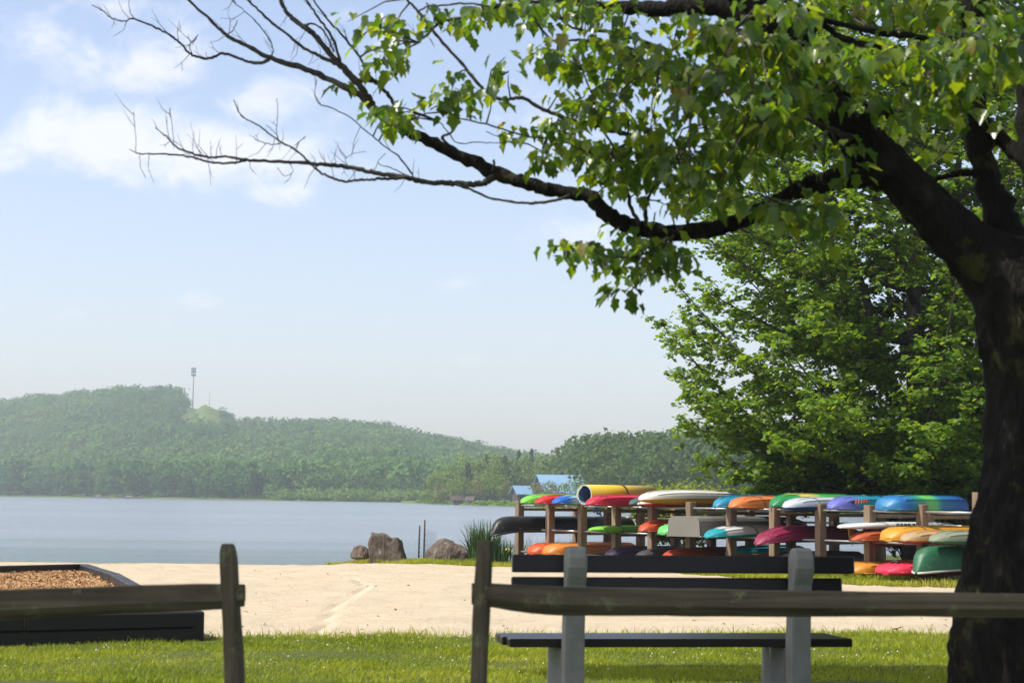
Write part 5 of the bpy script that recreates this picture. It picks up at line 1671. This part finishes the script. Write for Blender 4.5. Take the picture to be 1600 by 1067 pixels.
CL = [  # px, py, rx, ry, Y, dY, shoots
    (600, 42, 55, 18, 8.25, .3, 9), (690, 22, 40, 16, 8.2, .3, 5), (612, 78, 40, 16, 8.25, .3, 7), (622, 105, 28, 12, 8.2, .2, 4), (530, 142, 18, 8, 8.7, .1, 2), (580, 118, 14, 10, 8.6, .1, 2),
    (716, 52, 20, 10, 8.2, .2, 3), (740, 28, 30, 14, 8.2, .2, 5), (705, 140, 25, 26, 8.2, .2, 6), (628, 185, 45, 22, 8.3, .2, 12), (690, 178, 26, 16, 8.2, .2, 5), (725, 168, 14, 14, 8.15, .1, 3),
    (808, 203, 15, 11, 8.1, .1, 3), (765, 172, 12, 10, 8.1, .1, 1), (800, 18, 50, 20, 8.3, .3, 8), (870, 30, 60, 25, 8.3, .4, 12), (950, 40, 60, 28, 8.3, .4, 10), (880, 14, 80, 14, 8.3, .4, 8),
    (800, 110, 26, 20, 8.1, .2, 4), (850, 95, 40, 26, 8.0, .3, 8), (890, 130, 40, 30, 8.0, .3, 9), (960, 100, 60, 30, 8.0, .5, 16), (940, 160, 55, 40, 8.1, .5, 18), (1020, 120, 55, 40, 7.9, .5, 18),
    (870, 230, 36, 30, 8.1, .3, 12), (930, 220, 50, 35, 8.1, .4, 14), (850, 265, 26, 18, 8.1, .2, 5), (915, 255, 22, 16, 8.1, .2, 4), (1000, 220, 55, 45, 8.1, .5, 18), (1000, 280, 45, 30, 8.2, .4, 13), (960, 290, 30, 20, 8.2, .3, 7),
    (1080, 90, 60, 45, 7.8, .5, 18), (1090, 160, 60, 45, 7.8, .5, 20), (1070, 240, 60, 40, 8.0, .5, 18), (1070, 305, 60, 32, 8.2, .5, 16), (1130, 290, 50, 40, 8.1, .5, 14),
    (1160, 70, 60, 40, 7.6, .5, 20), (1180, 130, 65, 45, 7.6, .5, 24), (1160, 200, 60, 40, 7.8, .5, 18), (1240, 90, 45, 45, 7.7, .5, 16), (1245, 165, 55, 35, 7.8, .4, 16), (1230, 215, 55, 25, 7.9, .4, 12), (1200, 250, 60, 30, 8.0, .4, 10), (1210, 30, 50, 25, 7.5, .5, 10),
    (1250, 325, 60, 18, 7.95, .3, 11), (1300, 350, 25, 20, 7.9, .2, 5), (1215, 345, 35, 18, 8.0, .2, 5), (1305, 385, 8, 8, 7.9, .1, 1), (1345, 110, 30, 22, 7.7, .3, 6),
    (1400, 95, 50, 18, 7.7, .4, 13), (1460, 110, 45, 30, 7.8, .4, 12), (1430, 165, 40, 25, 7.9, .4, 9), (1500, 75, 50, 25, 7.5, .4, 10), (1560, 60, 45, 25, 7.5, .4, 12), (1540, 110, 50, 30, 7.6, .4, 12), (1590, 100, 30, 25, 7.6, .3, 6), (1500, 150, 40, 25, 7.9, .4, 8), (1365, 160, 20, 15, 7.9, .2, 4), (1480, 185, 35, 25, 8.0, .3, 6),
    (1300, 40, 60, 35, 8.6, .5, 12), (1400, 25, 60, 25, 8.6, .5, 12), (1480, 30, 60, 25, 8.7, .5, 10), (1560, 20, 50, 20, 8.5, .5, 8), (1050, 30, 60, 20, 8.5, .4, 8), (1130, 30, 40, 20, 8.5, .3, 5), (1340, 10, 80, 15, 8.6, .5, 8),
    (885, 397, 20, 16, 7.95, .15, 5), (925, 402, 26, 18, 8.05, .2, 6), (950, 422, 22, 20, 8.1, .2, 5), (985, 405, 30, 22, 8.15, .2, 8), (1020, 400, 28, 22, 8.25, .2, 7), (1052, 395, 16, 20, 8.3, .2, 3), (1010, 428, 24, 12, 8.25, .2, 4), (985, 463, 16, 11, 8.2, .1, 4), (985, 375, 40, 10, 8.4, .2, 5), (1060, 415, 12, 10, 8.3, .1, 2),
    (1320, 260, 30, 25, 7.95, .3, 4), (1390, 230, 40, 40, 8.7, .4, 5), (1450, 240, 40, 40, 8.7, .4, 5), (1560, 200, 30, 40, 8.6, .4, 4),
]
shoots = []
for (px, py, rx, ry, Y, dY, k) in CL:
    for i in range(int(k * (.66 if px > 830 else .60) + .5)):
        a, r = random.uniform(0, 2 * pi), math.sqrt(random.random())
        shoots.append(at(px + rx * r * cos(a), py + ry * r * sin(a) - 8, Y + random.uniform(-dY, dY)))
bp = np.array([b[0] for b in BR])
P_, D_, U_, S_ = [], [], [], []
for s_ in shoots:
    q = np.array(s_)
    i = int(np.argmin(((bp - q) ** 2).sum(1)))
    b = Vector(bp[i]); dist = (b - s_).length
    if dist > .06:
        mid = (b + s_) / 2 + Vector((0, 0, .10 * dist)) + Vector((random.uniform(-1, 1), random.uniform(-1, 1), 0)) * dist * .1
        fb.tube([b - MO, mid - MO, s_ - MO, s_ - MO + (s_ - mid).normalized() * .04], [.005 + .002 * min(dist, 1), .004, .0028, .001], 4)
    out = (s_ - b); out.z = 0
    out = out.normalized() if out.length > .01 else Vector((0, -1, 0))
    a0 = random.uniform(0, 6.28)
    for j in range(random.randint(6, 9)):
        a = a0 + j * 2.4 + random.uniform(-.4, .4)
        h = Vector((cos(a), sin(a), 0)) + out * .35
        el = random.uniform(-1.4, -.25)
        d = Vector((h.x * cos(el), h.y * cos(el), sin(el)))
        pet = Vector((h.x, h.y, random.uniform(-.2, .5))) * random.uniform(.03, .09)
        P_.append(s_ + pet + Vector((0, 0, random.uniform(-.05, .03)))); D_.append(d)
        U_.append(Vector((h.x * .8 + random.gauss(0, .25), h.y * .8 + random.gauss(0, .25), 1)))
        S_.append(random.triangular(.03, .088, .056) * (1.22 if proj(s_)[0] > 1080 else 1.06))
fb.build('branches', mat_twig, maple)
V, F = maple_leaves(np.array(P_), np.array(D_), np.array(U_), np.array(S_))
mat_maple = leafmat('maple_leaf', [(0, (.028, .068, .016)), (.45, (.062, .128, .022)), (.985, (.16, .22, .03)), (1, (.17, .11, .035))], .5, .32, .75, tcol=(3.2, 2.8, .4))
link_mesh('crown', np_mesh('crown', V - np.array(MO), F), mat_maple, maple)
# the rest of its crown, unseen; most clumps placed to shade bench, fence, lawn
LUMPS = [(-2.45, 8.75, 5.6, 1.5, 0.6, 0.5, 1700), (-1.65, 11.65, 6.0, 2.1, 0.7, 0.5, 3600), (0.15, 11.8, 6.0, 1.3, 0.6, 0.5, 1700), (-1.85, 6.3, 5.2, 1.5, 0.5, 0.5, 1100), (-4.25, 6.25, 5.2, 0.9, 0.45, 0.5, 600), (-1.85, 6.9, 5.6, 1.2, 0.3, 0.4, 500), (3.35, 7.6, 6.6, 1.6, 1.2, 0.8, 800), (3.6, 9.5, 7.2, 1.8, 1.6, 1.0, 1200), (4.6, 7.5, 6.2, 1.4, 1.6, 0.9, 900)]
cs = []
ub = MB()
for (x, y, z, rx, ry, rz_, n) in LUMPS:
    d = RNG.normal(size=(n, 3)); d /= np.linalg.norm(d, axis=1)[:, None]
    cs.append(np.array([x, y, z]) + d * (RNG.uniform(0, 1, n) ** .45)[:, None] * [rx, ry, rz_])
    c = Vector((x, y, z))
    st_ = Vector((1.4, 8.3, 4.6))
    ub.tube([st_ - MO, (st_ * .5 + c * .5) + Vector((0, 0, .4)) - MO, c - MO], [.09, .06, .02], 7, 0, True, .1)
    for k in range(10):
        a = random.uniform(0, 6.28)
        e = c + Vector((cos(a) * rx * .85, sin(a) * ry * .85, random.uniform(-.5, .7) * rz_))
        ub.tube([c - MO, (c + e) / 2 + Vector((0, 0, .1)) - MO, e - MO], [.02, .012, .004], 5)
cs = np.concatenate(cs)
pj = np.array([proj(c)[1] for c in cs])
cs = cs[pj < -25]
q = leaf_quads(cs, RNG, .15)
link_mesh('upper_crown', np_mesh('upper_crown', q.reshape(-1, 3) - np.array(MO), np.arange(q.shape[0] * 4).reshape(-1, 4)), mat_maple, maple)
ub.build('upper_branches', mat_twig, maple)

# ------------------------------------------------------------------ the tree by the racks
TY = 33.0
tbase = at(1432, 860, TY); tbase.z = 0
big = empty('shade_tree', tbase, 0, 'broad leafy green tree growing behind the right end of the boat rack', 'tree')
rng = np.random.default_rng(12)
mat_bark2 = bark('grey_bark', (.03, .027, .023), (.10, .09, .08), (5, 5, 1.5), None, .7, .03)
tm, bm_ = MB(), MB()
tm.tube([(0, 0, -.3), (.02, 0, .6), (.0, .05, 1.6), (.05, .05, 3), (.0, 0, 5), (.1, 0, 7.5), (0, .1, 10), (.05, 0, 12.3)], [.29, .23, .205, .18, .15, .11, .06, .02], 14, 0, True, .08)
tm.tube([(.02, .04, 1.7), (.35, .1, 3), (.65, .2, 5), (.9, .2, 7.5), (1.1, .3, 9.5)], [.15, .13, .10, .06, .02], 10, 0, True, .08)
tm.tube([(.0, .04, 2.2), (-.5, -.1, 3.6), (-1.0, -.1, 5.2), (-1.6, .0, 7.2), (-1.9, 0, 8.6)], [.12, .10, .08, .05, .015], 10, 0, True, .08)
ZP = [1.0, 1.55, 2.3, 3.1, 3.9, 4.6, 5.2, 6.0, 7.0, 8.1, 9.9, 11.5, 12.8]
LP = [3.2, 3.9, 4.3, 4.75, 4.5, 4.85, 4.6, 4.6, 4.5, 4.2, 3.3, 2.0, .6]
sh = []
PP = []
npri = 130
for i in range(npri):
    f = (i + .5) / npri
    ztip = 1.35 + 11.2 * f ** 1.12
    a = i * 2.39996 + rng.uniform(-.25, .25)
    L = np.interp(ztip, ZP, LP) * rng.uniform(.78, 1.04)
    up = rng.uniform(.25, .8) * L if ztip > 2.9 else rng.uniform(.0, .2) * L
    z0 = max(.95, ztip - up)
    if ztip < 2.3: z0 = rng.uniform(1.6, 2.2)
    sag = rng.uniform(.0, .12) * L
    d = np.array([cos(a), sin(a), 0]); side = np.array([-sin(a), cos(a), 0])
    bend = rng.uniform(-.18, .18) * L
    pts = []
    for k in range(9):
        u_ = k / 8
        p = d * L * u_ + side * bend * sin(u_ * pi) * .6
        z = z0 + (ztip - z0) * u_ ** 1.3 - sag * sin(pi * u_)
        pts.append(np.array([p[0], p[1], z]))
    r0 = .022 + .011 * L
    PP.extend(pts[2:])
    bm_.tube([Vector(p) for p in pts], [r0 * (1 - .92 * k / 8) + .003 for k in range(9)], 6, 0, True, .08)
    nsec = int(6 + L * 4.2)
    for j in range(nsec):
        u_ = .22 + .78 * (j + rng.uniform(.2, .8)) / nsec
        kk = min(int(u_ * 8), 7); w_ = u_ * 8 - kk
        p0 = pts[kk] * (1 - w_) + pts[kk + 1] * w_
        sgn = 1 if j % 2 else -1
        ls = (.30 * L * (1.08 - u_) + .24) * rng.uniform(.6, 1.15)
        ang = rng.uniform(.55, 1.0)
        dd = d * cos(ang) + side * sgn * sin(ang) + np.array([0, 0, rng.uniform(-.35, .75)])
        p1 = p0 + dd * ls
        pm = (p0 + p1) / 2 + np.array([0, 0, -.03])
        bm_.tube([Vector(p0), Vector(pm), Vector(p1)], [.011, .007, .003], 4)
        ns = max(2, int(ls / .13))
        for k in range(ns):
            v_ = (k + 1) / ns
            c = p0 + (p1 - p0) * v_ + rng.normal(size=3) * .045
            sh.append(c)
    for k in range(3): sh.append(pts[-1] + rng.normal(size=3) * .05)
tm.build('trunk', mat_bark2, big)
bm_.build('branches', mat_bark2, big)
PP = np.array(PP)
for i in range(420):
    z = rng.uniform(1.7, 11.8); a = rng.uniform(0, 2 * pi)
    r = np.interp(z, ZP, LP) * rng.uniform(.5, .97)
    c0_ = np.array([cos(a) * r, sin(a) * r, z])
    j = int(np.argmin(((PP - c0_) ** 2).sum(1)))
    if np.linalg.norm(PP[j] - c0_) > 1.3: continue
    bm_.tube([Vector(PP[j]), Vector((PP[j] + c0_) / 2 + [0, 0, .05]), Vector(c0_)], [.014, .009, .003], 4)
    for k in range(9): sh.append(c0_ + rng.normal(size=3) * [.2, .2, .16])
sh = np.array(sh)
LPS = 12
c = np.repeat(sh, LPS, 0)
an = rng.uniform(0, 2 * pi, len(c))
c = c + np.stack([np.cos(an), np.sin(an), rng.uniform(-.7, .6, len(c))], 1) * rng.uniform(.02, .12, len(c))[:, None]
q = leaf_quads(c, rng, .105, .45)
mat_big = leafmat('shade_leaf', [(0, (.05, .115, .017)), (.5, (.10, .185, .028)), (1, (.18, .26, .04))], .52, .5, .25, tcol=(2.0, 1.8, .5))
link_mesh('crown', np_mesh('crown', q.reshape(-1, 3), np.arange(q.shape[0] * 4).reshape(-1, 4)), mat_big, big)
print('bg leaves', len(c), 'fg leaves', len(P_))

# cedar beside it, brownish green
cb = at(1518, 860, 34.5); cb.z = 0
ced = empty('cedar_tree', cb, 0, 'brownish green cedar between the shade tree and the maple trunk', 'tree')
m = MB(); m.tube([(0, 0, -.2), (0, 0, 1.5), (0, 0, 3.2)], [.10, .07, .02], 8); m.build('trunk', mat_bark2, ced)
ht = at(1518, 598, 34.5).z
cc = crown(9000, np.random.default_rng(77), 'cone', 46, .035)
cc = cc * [ht * 1.5, ht * 1.5, ht]
link_mesh('crown', np_mesh('crown', cc.reshape(-1, 3), np.arange(cc.size // 3).reshape(-1, 4)), leafmat('cedar_spray', [(0, (.035, .038, .012)), (.6, (.065, .062, .02)), (1, (.13, .105, .035))], .25, .7, .2), ced)
